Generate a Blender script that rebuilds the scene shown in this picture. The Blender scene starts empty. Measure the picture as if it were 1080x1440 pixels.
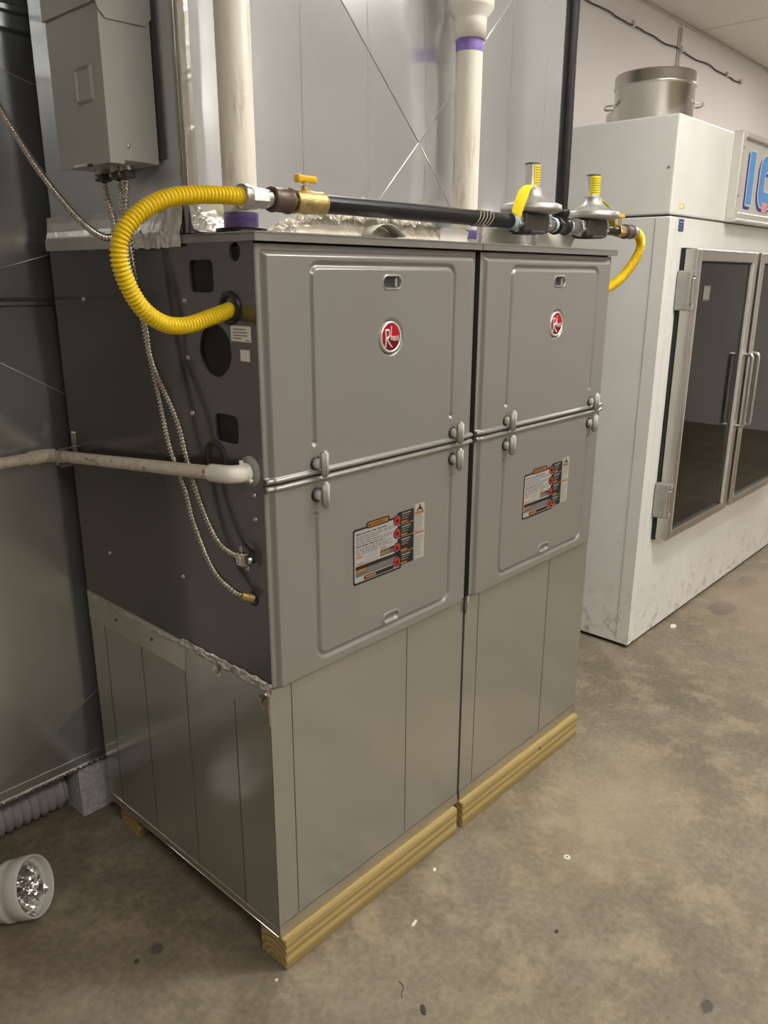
import bpy, bmesh, math, random
from mathutils import Vector, Matrix, noise
random.seed(7)
C = bpy.context.scene.collection
S = bpy.context.scene
PI = math.pi

# ------------------------------------------------------------------ camera, world, exposure
cam_d = bpy.data.cameras.new('camera'); cam = bpy.data.objects.new('camera', cam_d); C.objects.link(cam); S.camera = cam
yaw, pitch, roll = 0.8312, 0.2908, 0.0031
fwd = Vector((math.sin(yaw)*math.cos(pitch), math.cos(yaw)*math.cos(pitch), -math.sin(pitch)))
rgt = Vector((math.cos(yaw), -math.sin(yaw), 0)); upv = rgt.cross(fwd)
r2 = rgt*math.cos(roll) + upv*math.sin(roll); u2 = upv*math.cos(roll) - rgt*math.sin(roll)
m = Matrix((r2, u2, -fwd)).transposed().to_4x4(); m.translation = Vector((-0.8794, -1.0961, 1.481))
cam.matrix_world = m
cam_d.sensor_fit = 'VERTICAL'; cam_d.sensor_height = 36; cam_d.lens = 1109.14/1440*36; cam_d.clip_start = 0.02
S.view_settings.view_transform = 'Standard'; S.view_settings.look = 'None'
S.view_settings.exposure = 0.55; S.view_settings.gamma = 1.0
try: S.view_settings.use_curve_mapping = False
except Exception: pass
wd = bpy.data.worlds.new('world'); S.world = wd; wd.use_nodes = True
wd.node_tree.nodes['Background'].inputs[0].default_value = (0.9, 0.95, 1, 1)
wd.node_tree.nodes['Background'].inputs[1].default_value = 0.05
LIGHT = 19.0                                     # radiance of the ceiling troffers' diffusers
LIGHT_COL = (1.0, 0.955, 0.88)
FIXTURES = [(1.35, -0.985), (5.01, -0.375), (1.35, -3.425), (-1.09, -2.205), (2.57, -5.255)]  # unseen troffers; those beyond the main and left ones are added fill

# ------------------------------------------------------------------ materials
MATS = {}
class NT:
    def __init__(s, name):
        s.m = bpy.data.materials.new(name); s.m.use_nodes = True
        s.t = s.m.node_tree; s.b = s.t.nodes['Principled BSDF']; MATS[name] = s.m
    def n(s, typ, **kw):
        nd = s.t.nodes.new(typ)
        for k, v in kw.items():
            if k in nd.inputs.keys(): nd.inputs[k].default_value = v
            else: setattr(nd, k, v)
        return nd
    def l(s, a, b): s.t.links.new(a, b)
    def coord(s, scale=(1, 1, 1), kind='Object'):
        tc = s.n('ShaderNodeTexCoord'); mp = s.n('ShaderNodeMapping'); mp.inputs['Scale'].default_value = scale
        s.l(tc.outputs[kind], mp.inputs['Vector']); return mp.outputs[0]
    def noise(s, vec, scale, detail=4, rough=0.55, dist=0):
        nd = s.n('ShaderNodeTexNoise'); nd.inputs['Scale'].default_value = scale; nd.inputs['Detail'].default_value = detail
        nd.inputs['Roughness'].default_value = rough; nd.inputs['Distortion'].default_value = dist
        s.l(vec, nd.inputs['Vector']); return nd.outputs['Fac']
    def ramp(s, fac, stops):
        r = s.n('ShaderNodeValToRGB'); e = r.color_ramp.elements
        while len(e) < len(stops): e.new(0.5)
        for q, (p, c) in zip(e, stops):
            q.position = p; q.color = (*c, 1) if len(c) == 3 else c
        s.l(fac, r.inputs[0]); return r.outputs[0]
    def mix(s, fac, a, b, mode='MIX'):
        mx = s.n('ShaderNodeMix', data_type='RGBA', blend_type=mode)
        for sock, v in ((mx.inputs[0], fac), (mx.inputs[6], a), (mx.inputs[7], b)):
            if hasattr(v, 'is_linked'): s.l(v, sock)
            else: sock.default_value = v if not isinstance(v, tuple) or len(v) == 4 else (*v, 1)
        return mx.outputs[2]
    def bump(s, h, strength=0.1, dist=0.01):
        b = s.n('ShaderNodeBump'); b.inputs['Strength'].default_value = strength; b.inputs['Distance'].default_value = dist
        s.l(h, b.inputs['Height']); s.l(b.outputs[0], s.b.inputs['Normal'])
    def col(s, v):
        if hasattr(v, 'is_linked'): s.l(v, s.b.inputs['Base Color'])
        else: s.b.inputs['Base Color'].default_value = (*v, 1)
    def rough(s, v):
        if hasattr(v, 'is_linked'): s.l(v, s.b.inputs['Roughness'])
        else: s.b.inputs['Roughness'].default_value = v
    def metal(s, v): s.b.inputs['Metallic'].default_value = v

def simple(name, col, rough=0.5, metal=0.0, var=0.12, scale=30, bump=0.0, bscale=200, stretch=(1, 1, 1), spec=None):
    t = NT(name); v = t.coord(stretch); f = t.noise(v, scale, 3)
    a = tuple(max(0, c*(1-var)) for c in col); b = tuple(min(1, c*(1+var)) for c in col)
    t.col(t.ramp(f, [(0.3, a), (0.7, b)])); t.rough(rough); t.metal(metal)
    if spec is not None: t.b.inputs['Specular IOR Level'].default_value = spec
    if bump: t.bump(t.noise(v, bscale, 2), bump, 0.002)
    return t

def galv(name, col, rough, metal=0.7):
    t = NT(name); v = t.coord()
    sp = t.n('ShaderNodeTexVoronoi'); sp.inputs['Scale'].default_value = 60; t.l(v, sp.inputs['Vector'])
    big = t.noise(v, 3.5, 2, 0.5)
    a = tuple(c*0.93 for c in col); b = tuple(min(1, c*1.05) for c in col)
    c0 = t.ramp(big, [(0.0, a), (1.0, b)])
    c1 = t.mix(0.10, c0, t.ramp(sp.outputs['Color'], [(0, tuple(c*0.8 for c in col)), (1, tuple(min(1, c*1.15) for c in col))]))
    mx = c1
    t.col(mx); t.metal(metal)
    rr = t.ramp(big, [(0.0, (rough*0.75,)*3), (1.0, (rough*1.25,)*3)])
    t.rough(rr)
    return t

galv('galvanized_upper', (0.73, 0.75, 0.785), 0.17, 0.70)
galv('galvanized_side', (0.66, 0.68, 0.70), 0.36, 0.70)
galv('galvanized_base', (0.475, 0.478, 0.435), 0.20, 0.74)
galv('galvanized_duct', (0.54, 0.56, 0.575), 0.23, 0.88)
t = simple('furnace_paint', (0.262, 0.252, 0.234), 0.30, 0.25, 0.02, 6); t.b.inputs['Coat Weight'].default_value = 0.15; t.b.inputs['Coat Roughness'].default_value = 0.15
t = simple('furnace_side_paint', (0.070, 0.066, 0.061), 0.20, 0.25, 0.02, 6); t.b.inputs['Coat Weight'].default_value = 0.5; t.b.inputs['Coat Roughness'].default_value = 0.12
simple('lid_paint', (0.26, 0.25, 0.235), 0.3, 0.4, 0.03)
simple('latch_plastic', (0.40, 0.39, 0.365), 0.35, 0.0, 0.03)
simple('black_plastic', (0.012, 0.012, 0.013), 0.4)
simple('dark_hole', (0.004, 0.004, 0.004), 0.7)
simple('grey_rubber', (0.03, 0.032, 0.038), 0.55)
simple('screw_steel', (0.62, 0.62, 0.6), 0.25, 1.0)
simple('white_sticker', (0.75, 0.74, 0.70), 0.5, var=0.02)
simple('label_grey', (0.36, 0.35, 0.34), 0.4, var=0.03)
simple('label_silver', (0.40, 0.38, 0.35), 0.4, var=0.05)
simple('ink_black', (0.012, 0.010, 0.010), 0.4)
simple('ink_grey', (0.10, 0.10, 0.10), 0.5)
simple('ink_text', (0.16, 0.155, 0.15), 0.5)
simple('ink_light', (0.33, 0.32, 0.30), 0.5)
simple('ink_orange', (0.33, 0.13, 0.025), 0.45)
simple('ink_red', (0.30, 0.03, 0.022), 0.4)
simple('badge_red', (0.52, 0.012, 0.022), 0.18, 0.35, 0.04)
simple('badge_dark_red', (0.20, 0.006, 0.010), 0.18, 0.35, 0.04)
simple('badge_chrome', (0.86, 0.85, 0.83), 0.25, 0.6, 0.02)
simple('grille_grey', (0.05, 0.05, 0.055), 0.45)
simple('yellow_coating', (0.84, 0.60, 0.010), 0.34, 0.0, 0.05, 12)
simple('yellow_tag', (0.80, 0.66, 0.015), 0.45, 0.0, 0.04)
simple('yellow_handle', (0.80, 0.46, 0.004), 0.35, 0.0, 0.08)
simple('zinc_fitting', (0.60, 0.58, 0.54), 0.30, 1.0, 0.15, 60, 0.15, 300)
simple('brass', (0.50, 0.38, 0.16), 0.42, 0.9, 0.25, 90, 0.5, 350)
simple('brown_coupling', (0.13, 0.085, 0.07), 0.45, 0.3, 0.15)
simple('black_iron', (0.018, 0.018, 0.020), 0.30, 0.3, 0.3, 40)
simple('cast_body', (0.095, 0.085, 0.078), 0.5, 0.4, 0.2, 60, 0.3, 300)
simple('cast_aluminium', (0.47, 0.46, 0.44), 0.42, 0.7, 0.08, 40, 0.2, 300)
simple('thread_sealant', (0.40, 0.52, 0.54), 0.5, 0, 0.2)
simple('clear_plastic', (0.50, 0.49, 0.47), 0.25, 0.2, 0.05)
simple('conduit_steel', (0.62, 0.60, 0.55), 0.24, 1.0, 0.1, 50)
simple('box_paint', (0.36, 0.36, 0.335), 0.38, 0.0, 0.02, 5)
simple('foil_edge', (0.72, 0.70, 0.66), 0.22, 1.0, 0.1)
t = simple('foil_tape', (0.66, 0.645, 0.60), 0.26, 1.0, 0.10, 25); t.bump(t.noise(t.coord(), 60, 4, 0.7, 1.0), 0.5, 0.004)
simple('smooth_tape', (0.63, 0.61, 0.56), 0.34, 1.0, 0.06, 10, 0.1, 30)
simple('dark_seam', (0.10, 0.10, 0.095), 0.5, 0.6)
simple('bare_steel_edge', (0.55, 0.54, 0.51), 0.3, 1.0)
# aged pvc: cream with grey-brown smears
t = NT('pvc_pipe'); v = t.coord((14, 14, 2.2)); f = t.noise(v, 2.5, 8, 0.72, 0.4)
v2 = t.coord((1, 1, 0.6)); g = t.noise(v2, 26, 6, 0.7)
c = t.ramp(f, [(0.30, (0.50, 0.43, 0.34)), (0.46, (0.80, 0.75, 0.65)), (0.8, (0.85, 0.815, 0.73))])
t.col(t.mix(t.ramp(g, [(0.69, (0, 0, 0)), (0.75, (0.6, 0.6, 0.6))]), c, (0.33, 0.23, 0.19))); t.rough(0.42)
simple('pvc_white', (0.80, 0.775, 0.70), 0.35, 0, 0.03, 8)
simple('purple_primer', (0.25, 0.17, 0.52), 0.4, 0, 0.3, 25, stretch=(1, 1, 5))
t = NT('drain_pvc'); v = t.coord((1, 1, 1)); f = t.noise(v, 55, 6, 0.72, 0.6); g = t.noise(t.coord((1, .35, 1)), 42, 5, 0.7, 1.0)
c = t.ramp(f, [(0.3, (0.42, 0.34, 0.25)), (0.45, (0.64, 0.58, 0.47)), (0.8, (0.74, 0.70, 0.60))])
c = t.mix(t.ramp(g, [(0.58, (0, 0, 0)), (0.63, (0.8,)*3)]), c, (0.26, 0.05, 0.055)); t.col(c); t.rough(0.45)
# treated pine
def wood(name, axis):
    t = NT(name); sc = [16, 16, 16]; sc[axis] = 0.9
    v = t.coord(tuple(sc)); w = t.noise(v, 1.6, 3, 0.5, 1.5)
    wv = t.n('ShaderNodeTexWave'); wv.wave_type = 'RINGS'; wv.rings_direction = 'XYZ'[axis]
    wv.inputs['Scale'].default_value = 1.3; wv.inputs['Distortion'].default_value = 2.2; wv.inputs['Detail'].default_value = 2
    t.l(v, wv.inputs['Vector'])
    c = t.ramp(wv.outputs['Fac'], [(0.0, (0.30, 0.205, 0.07)), (0.55, (0.43, 0.32, 0.125)), (1, (0.49, 0.38, 0.17))])
    t.col(t.mix(t.ramp(w, [(0.45, (0, 0, 0)), (0.75, (0.45,)*3)]), c, (0.24, 0.19, 0.065))); t.rough(0.65)
wood('pine_timber', 0)
# concrete floor
t = NT('concrete_floor'); v = t.coord()
n1 = t.noise(v, 1.3, 8, 0.62, 0.15); n2 = t.noise(v, 6.5, 8, 0.70, 0.1); n3 = t.noise(v, 60, 4, 0.6); n4 = t.noise(v, 2.6, 3, 0.5)
c = t.ramp(n1, [(0.32, (0.112, 0.087, 0.056)), (0.5, (0.168, 0.135, 0.089)), (0.68, (0.226, 0.185, 0.124))])
c = t.mix(t.ramp(n2, [(0.49, (0, 0, 0)), (0.64, (0.85,)*3)]), c, (0.33, 0.275, 0.186))
c = t.mix(t.ramp(n2, [(0.34, (0.7,)*3), (0.46, (0, 0, 0))]), c, (0.098, 0.078, 0.052))
c = t.mix(t.ramp(n4, [(0.5, (0, 0, 0)), (0.7, (0.35,)*3)]), c, (0.22, 0.20, 0.165))
c = t.mix(0.22, c, t.ramp(n3, [(0.3, (0.12, 0.10, 0.08)), (0.7, (0.45, 0.40, 0.31))]))
tc = t.n('ShaderNodeTexCoord')
def floor_spot(c, x, y, rx, ry, col, amt, soft=0.25):  # blends in a soft ellipse of colour: dark stains, broad pale patches
    mp = t.n('ShaderNodeMapping'); mp.vector_type = 'POINT'
    mp.inputs['Location'].default_value = (-x/rx, -y/ry, 0); mp.inputs['Scale'].default_value = (1/rx, 1/ry, 0)
    t.l(tc.outputs['Object'], mp.inputs['Vector'])
    nz = t.n('ShaderNodeTexNoise'); nz.inputs['Scale'].default_value = 1.6; nz.inputs['Detail'].default_value = 3; t.l(mp.outputs[0], nz.inputs['Vector'])
    ln = t.n('ShaderNodeVectorMath', operation='LENGTH'); t.l(mp.outputs[0], ln.inputs[0])
    ad = t.n('ShaderNodeMath', operation='ADD'); t.l(ln.outputs['Value'], ad.inputs[0]); t.l(nz.outputs['Fac'], ad.inputs[1])
    f = t.ramp(ad.outputs[0], [(1.35-soft if 1.35-soft < 1 else 0.85, (amt,)*3), (1.0, (0, 0, 0))]) if False else None
    mr = t.n('ShaderNodeMapRange'); mr.inputs['From Min'].default_value = 1.5-soft; mr.inputs['From Max'].default_value = 1.5
    mr.inputs['To Min'].default_value = amt; mr.inputs['To Max'].default_value = 0; t.l(ad.outputs[0], mr.inputs['Value'])
    return t.mix(mr.outputs[0], c, col)
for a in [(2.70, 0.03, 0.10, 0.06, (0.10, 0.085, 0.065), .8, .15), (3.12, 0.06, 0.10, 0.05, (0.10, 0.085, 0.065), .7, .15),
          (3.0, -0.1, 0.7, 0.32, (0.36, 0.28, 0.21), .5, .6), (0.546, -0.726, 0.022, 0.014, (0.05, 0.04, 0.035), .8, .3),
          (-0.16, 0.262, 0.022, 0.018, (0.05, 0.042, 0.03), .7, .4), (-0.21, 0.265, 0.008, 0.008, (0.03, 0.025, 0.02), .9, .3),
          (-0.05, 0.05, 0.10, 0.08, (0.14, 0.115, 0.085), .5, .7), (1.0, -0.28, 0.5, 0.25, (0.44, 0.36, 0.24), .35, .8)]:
    c = floor_spot(c, *a)
t.col(c); t.rough(t.ramp(n2, [(0.3, (0.5,)*3), (0.7, (0.72,)*3)])); t.bump(t.noise(v, 45, 5, 0.65), 0.15, 0.004)
simple('wall_white', (0.86, 0.82, 0.81), 0.55, 0, 0.02, 3, 0.1, 60)
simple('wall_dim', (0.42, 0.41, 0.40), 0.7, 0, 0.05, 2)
t = NT('ceiling_tile'); v = t.coord(); f = t.noise(v, 130, 4, 0.7); t.col(t.ramp(f, [(0.35, (0.66, 0.63, 0.58)), (0.6, (0.80, 0.77, 0.72))])); t.rough(0.9); t.bump(f, 0.3, 0.003)
simple('ceiling_grid', (0.55, 0.52, 0.47), 0.5)
simple('trim_metal', (0.60, 0.58, 0.55), 0.4, 0.4)
t = NT('freezer_white'); v = t.coord(); f = t.noise(v, 4, 6, 0.65, 0.5)
c = t.ramp(f, [(0.3, (0.78, 0.78, 0.74)), (0.7, (0.85, 0.85, 0.82))])
sx = t.n('ShaderNodeSeparateXYZ'); t.l(v, sx.inputs[0])
mr = t.n('ShaderNodeMapRange'); mr.inputs['From Min'].default_value = 0.30; mr.inputs['From Max'].default_value = 0.02; t.l(sx.outputs['Z'], mr.inputs['Value'])
g = t.noise(v, 22, 6, 0.7); ml = t.n('ShaderNodeMath', operation='MULTIPLY'); t.l(mr.outputs[0], ml.inputs[0]); t.l(t.ramp(g, [(0.52, (0, 0, 0)), (0.66, (0.8,)*3)]), ml.inputs[1])
t.col(t.mix(ml.outputs[0], c, (0.42, 0.37, 0.22))); t.rough(0.38)
simple('freezer_inner', (0.10, 0.105, 0.10), 0.5)
simple('brushed_aluminium', (0.60, 0.585, 0.55), 0.32, 1.0, 0.08, 12, stretch=(8, 8, 0.6))
simple('aluminium_white', (0.66, 0.64, 0.60), 0.35, 0.35, 0.04)
simple('gasket_black', (0.010, 0.010, 0.010), 0.6)
simple('hinge_grey', (0.34, 0.33, 0.31), 0.4, 0.2)
simple('sign_face', (0.62, 0.60, 0.56), 0.35, 0, 0.02)
simple('sign_blue', (0.10, 0.36, 0.80), 0.4, 0, 0.06)
simple('sign_navy', (0.03, 0.03, 0.26), 0.4)
simple('sign_white', (0.82, 0.82, 0.80), 0.4)
simple('sticker_pink', (0.80, 0.36, 0.36), 0.5)
simple('sticker_blue', (0.02, 0.045, 0.22), 0.4)
simple('sticker_yellow', (0.66, 0.58, 0.10), 0.4)
t = simple('stainless', (0.62, 0.60, 0.56), 0.22, 1.0, 0.04, 6); t.b.inputs['Anisotropic'].default_value = 0.6
simple('wire_dark', (0.06, 0.055, 0.05), 0.5)
simple('block_grey', (0.46, 0.45, 0.46), 0.85, 0, 0.25, 90, 0.5, 160)
simple('flex_hose_grey', (0.36, 0.345, 0.35), 0.45, 0, 0.08, 20)
simple('cap_white', (0.56, 0.545, 0.50), 0.4, 0, 0.04)
simple('cap_foil', (0.75, 0.73, 0.75), 0.18, 1.0, 0.05)
t = NT('plastic_wrap'); v = t.coord(); f = t.noise(v, 40, 5, 0.7, 1); t.col(t.ramp(f, [(0.3, (0.58, 0.50, 0.37)), (0.6, (0.80, 0.75, 0.64)), (0.8, (0.86, 0.83, 0.77))])); t.rough(0.25)
simple('torn_paper', (0.72, 0.69, 0.62), 0.6, 0, 0.06)
simple('paper_dark_side', (0.30, 0.27, 0.24), 0.6)
simple('twine', (0.55, 0.48, 0.36), 0.8)
simple('debris_white', (0.78, 0.76, 0.70), 0.6)
simple('debris_dark', (0.05, 0.04, 0.03), 0.7)
# glass: clear pane with mirror reflection at its surface
t = NT('door_glass'); fr = t.n('ShaderNodeFresnel'); fr.inputs['IOR'].default_value = 1.55
tr = t.n('ShaderNodeBsdfTransparent'); tr.inputs[0].default_value = (0.72, 0.76, 0.74, 1); gl = t.n('ShaderNodeBsdfGlossy'); gl.inputs['Roughness'].default_value = 0.03
mx = t.n('ShaderNodeMixShader'); t.l(fr.outputs[0], mx.inputs[0]); t.l(tr.outputs[0], mx.inputs[1]); t.l(gl.outputs[0], mx.inputs[2])
t.l(mx.outputs[0], t.t.nodes['Material Output'].inputs['Surface'])
t = NT('light_diffuser'); t.col((0.8, 0.8, 0.8)); t.b.inputs['Emission Color'].default_value = (*LIGHT_COL, 1); t.b.inputs['Emission Strength'].default_value = LIGHT

# ------------------------------------------------------------------ mesh helpers
class MB:
    def __init__(s): s.v = []; s.f = []; s.mi = []; s.mats = []; s.sm = []
    def mat(s, name):
        if name not in s.mats: s.mats.append(name)
        return s.mats.index(name)
    def add(s, vs, fs, mat, smooth=False):
        o = len(s.v); k = s.mat(mat); s.v += [tuple(p) for p in vs]
        for f in fs: s.f.append(tuple(i+o for i in f)); s.mi.append(k); s.sm.append(smooth)
        return s
    def bm(s, bm, mat, smooth=False):
        bm.verts.index_update(); s.add([v.co[:] for v in bm.verts], [[v.index for v in f.verts] for f in bm.faces], mat, smooth); bm.free(); return s
    def box(s, a, b, mat, bev=0.0, seg=2):
        bm = bmesh.new(); bmesh.ops.create_cube(bm, size=1)
        for v in bm.verts: v.co = Vector([(a[i]+b[i])/2 + v.co[i]*abs(b[i]-a[i]) for i in range(3)])
        if bev: bmesh.ops.bevel(bm, geom=bm.edges[:], offset=bev, segments=seg, affect='EDGES', profile=0.5)
        return s.bm(bm, mat, False)
    def prism(s, pts, axis, d0, d1, mat):
        """polygon pts (2D) extruded along axis; 2D order = remaining axes in order"""
        n = len(pts); oth = [i for i in range(3) if i != axis]; vs = []
        for d in (d0, d1):
            for p in pts:
                q = [0, 0, 0]; q[axis] = d; q[oth[0]] = p[0]; q[oth[1]] = p[1]; vs.append(q)
        fs = [tuple(range(n)), tuple(range(2*n-1, n-1, -1))] + [(i, (i+1) % n, n+(i+1) % n, n+i) for i in range(n)]
        return s.add(vs, fs, mat)
    def tube(s, pts, r, mat, seg=12, cap=True, smooth=True):
        pts = [Vector(p) for p in pts]; n = len(pts)
        rr = r if isinstance(r, (list, tuple)) else [r]*n
        tg = [(pts[min(i+1, n-1)]-pts[max(i-1, 0)]).normalized() for i in range(n)]
        up = Vector((0, 0, 1)) if abs(tg[0].z) < 0.9 else Vector((1, 0, 0))
        nx = tg[0].cross(up).normalized(); vs = []
        for i in range(n):
            nx = (nx - tg[i]*nx.dot(tg[i])).normalized(); ny = tg[i].cross(nx)
            for k in range(seg):
                a = 2*PI*k/seg; vs.append(pts[i] + (nx*math.cos(a)+ny*math.sin(a))*rr[i])
        fs = [(i*seg+k, i*seg+(k+1) % seg, (i+1)*seg+(k+1) % seg, (i+1)*seg+k) for i in range(n-1) for k in range(seg)]
        s.add(vs, fs, mat, smooth)
        if cap:
            s.add(vs[:seg], [tuple(range(seg))[::-1]], mat); s.add(vs[-seg:], [tuple(range(seg))], mat)
        return s
    def lathe(s, prof, o, ax, mat, seg=24, smooth=True, start=0.0):
        """prof: list of (radius, along-axis); o origin; ax axis vector"""
        ax = Vector(ax).normalized(); o = Vector(o)
        up = Vector((0, 0, 1)) if abs(ax.z) < 0.9 else Vector((1, 0, 0))
        nx = ax.cross(up).normalized(); ny = ax.cross(nx); vs = []
        for r, h in prof:
            for k in range(seg):
                a = start+2*PI*k/seg; vs.append(o + ax*h + (nx*math.cos(a)+ny*math.sin(a))*max(r, 1e-5))
        fs = [(i*seg+k, i*seg+(k+1) % seg, (i+1)*seg+(k+1) % seg, (i+1)*seg+k) for i in range(len(prof)-1) for k in range(seg)]
        return s.add(vs, fs, mat, smooth)
    def cyl(s, a, b, r, mat, seg=20, bev=0.0):
        a = Vector(a); L = (Vector(b)-a).length; d = (Vector(b)-a).normalized()
        if bev: pr = [(0, 0), (r-bev, 0), (r, bev), (r, L-bev), (r-bev, L), (0, L)]
        else: pr = [(0, 0), (r, 0), (r, L), (0, L)]
        return s.lathe(pr, a, d, mat, seg, False)

def mesh_of(mb, name, auto=True):
    me = bpy.data.meshes.new(name); me.from_pydata(mb.v, [], mb.f)
    for k in mb.mats: me.materials.append(MATS[k])
    me.polygons.foreach_set('material_index', mb.mi); me.polygons.foreach_set('use_smooth', mb.sm)
    bm = bmesh.new(); bm.from_mesh(me); bmesh.ops.remove_doubles(bm, verts=bm.verts, dist=1e-6)
    bmesh.ops.recalc_face_normals(bm, faces=bm.faces); bm.to_mesh(me); bm.free(); me.update(); return me
def root_loc(o):
    v = Vector((0, 0, 0))
    while o: v += o.location; o = o.parent
    return v
def part(name, mb, parent=None, label=None):
    o = bpy.data.objects.new(name, mesh_of(mb, name)); C.objects.link(o)
    if parent:
        o.parent = parent; o.data.transform(Matrix.Translation(-root_loc(parent)))
    if label: o['label'] = label
    return o
def recenter(o):
    """move a lone mesh's origin to the base of its shape"""
    b = [Vector(c) for c in o.bound_box]; c = Vector((sum(p.x for p in b)/8, sum(p.y for p in b)/8, min(p.z for p in b)))
    o.data.transform(Matrix.Translation(-c)); o.location = c; return o
def tag(o, label, cat, group=None):
    o['label'] = label; o['category'] = cat
    if group: o['group'] = group
    return o
def thing(name, label, cat, loc=(0, 0, 0), group=None):
    o = bpy.data.objects.new(name, None); C.objects.link(o); o.location = loc; o.empty_display_size = 0.05
    bpy.context.view_layer.update(); return tag(o, label, cat, group)
def lone(name, mb, label, cat, group=None): return tag(recenter(part(name, mb)), label, cat, group)
def struct(name, mb, parent=None):
    o = part(name, mb, parent)
    if not parent: o['kind'] = 'structure'
    return o
def copy_tree(o, parent=None):
    c = o.copy(); C.objects.link(c); c.parent = parent
    for ch in list(o.children): copy_tree(ch, c)
    return c
def spline(pts, step):
    pts = [Vector(p) for p in pts]; P = [pts[0]*2-pts[1]] + pts + [pts[-1]*2-pts[-2]]; out = []
    for i in range(1, len(P)-2):
        p0, p1, p2, p3 = P[i-1:i+3]
        for k in range(24):
            t = k/24; out.append(0.5*((2*p1)+(p2-p0)*t+(2*p0-5*p1+4*p2-p3)*t*t+(3*p1-p0-3*p2+p3)*t**3))
    out.append(pts[-1]); L = [0]
    for a, b in zip(out, out[1:]): L.append(L[-1]+(b-a).length)
    n = max(2, int(L[-1]/step)); res = []; j = 0
    for k in range(n+1):
        d = L[-1]*k/n
        while j < len(L)-2 and L[j+1] < d: j += 1
        f = (d-L[j])/max(1e-9, L[j+1]-L[j]); res.append(out[j].lerp(out[j+1], min(1, f)))
    return res
def ribbed(mb, pts, r, depth, pitch, mat, seg=14, per=6):
    P = spline(pts, pitch/per); R = [r-depth*0.5+depth*0.5*math.cos(2*PI*i/per) for i in range(len(P))]
    return mb.tube(P, R, mat, seg)
def text_mb(mb, s, mapf, mat, size=1.0, depth=0.0, align='CENTER', off=0.0):
    cu = bpy.data.curves.new('t', 'FONT'); cu.body = s; cu.size = size; cu.align_x = align; cu.align_y = 'CENTER'; cu.resolution_u = 3
    cu.extrude = depth; cu.offset = off; o = bpy.data.objects.new('t', cu); C.objects.link(o); bpy.context.view_layer.update()
    me = bpy.data.meshes.new_from_object(o.evaluated_get(bpy.context.evaluated_depsgraph_get()))
    mb.add([mapf(v.co) for v in me.vertices], [tuple(p.vertices) for p in me.polygons], mat)
    bpy.data.objects.remove(o); bpy.data.curves.remove(cu); bpy.data.meshes.remove(me); return mb
def rrect(cx, cy, w, h, r, n=5):
    out = []
    for sx, sy, a0 in ((1, 1, 0), (-1, 1, 90), (-1, -1, 180), (1, -1, 270)):
        for k in range(n+1):
            a = math.radians(a0+90*k/n); out.append((cx+sx*(w/2-r)+r*math.cos(a), cy+sy*(h/2-r)+r*math.sin(a)))
    return out
def circ(cx, cy, r, n=28): return [(cx+r*math.cos(2*PI*k/n), cy+r*math.sin(2*PI*k/n)) for k in range(n)]
def sm(t): t = max(0., min(1., t)); return t*t*(3-2*t)

# ------------------------------------------------------------------ the room
YW, ZC = 1.15, 2.915
X0, X1, Y0 = -4.2, 7.5, -6.2
struct('floor', MB().box((X0, Y0, -0.1), (X1, YW+0.1, 0), 'concrete_floor'))
wb = struct('wall_back', MB().box((X0, YW, 0), (X1, YW+0.1, ZC+0.1), 'wall_white'))
for k, (a, b) in enumerate([(1.69, 4.118), (4.134, 6.56)]):
    part('panel', MB().box((a, YW-0.004, 0.0), (b, YW, ZC-0.02), 'wall_white', 0.001, 1), wb)
struct('wall_right', MB().box((X1, Y0, 0), (X1+0.1, YW, ZC+0.1), 'wall_white'))
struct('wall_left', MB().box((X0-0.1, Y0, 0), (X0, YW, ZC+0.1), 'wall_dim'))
struct('wall_front', MB().box((X0, Y0-0.1, 0), (X1, Y0, ZC+0.1), 'wall_white'))
ce = struct('ceiling', MB().box((X0, Y0, ZC+0.02), (X1, YW, ZC+0.1), 'ceiling_grid'))
tile_me = mesh_of(MB().box((-0.602, -0.297, -0.012), (0.602, 0.297, 0.02), 'ceiling_tile', 0.003, 1), 'ceiling_tile')
gx = [4.40-1.22*(k+0.5) for k in range(-3, 8)]; gy = [YW-0.305-0.61*k for k in range(0, 13)]
for x in gx:
    for y in gy:
        if x < X0 or x > X1 or y < Y0: continue
        if any(abs(x-a) < 0.3 and abs(y-b) < 0.2 for a, b in FIXTURES): continue
        o = bpy.data.objects.new('ceiling_tile', tile_me); C.objects.link(o); o.parent = ce; o.location = (x, y, ZC+0.005)
g = MB()
for k in range(-3, 8): g.box((4.40-1.22*k-0.009, Y0, ZC-0.008), (4.40-1.22*k+0.009, YW, ZC+0.02), 'ceiling_grid')
for k in range(0, 13): g.box((X0, YW-0.61*k-0.009, ZC-0.008), (X1, YW-0.61*k+0.009, ZC+0.02), 'ceiling_grid')
part('grid_bars', g, ce)
struct('trim_1', MB().box((X0, YW-0.016, ZC-0.026), (X1, YW-0.004, ZC-0.008), 'trim_metal', 0.002, 1))
struct('trim_2', MB().box((4.100, YW-0.012, 0), (4.152, YW-0.004, ZC-0.046), 'trim_metal', 0.002, 1).box((4.119, YW-0.017, 0), (4.133, YW-0.012, ZC-0.046), 'trim_metal'))
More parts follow.
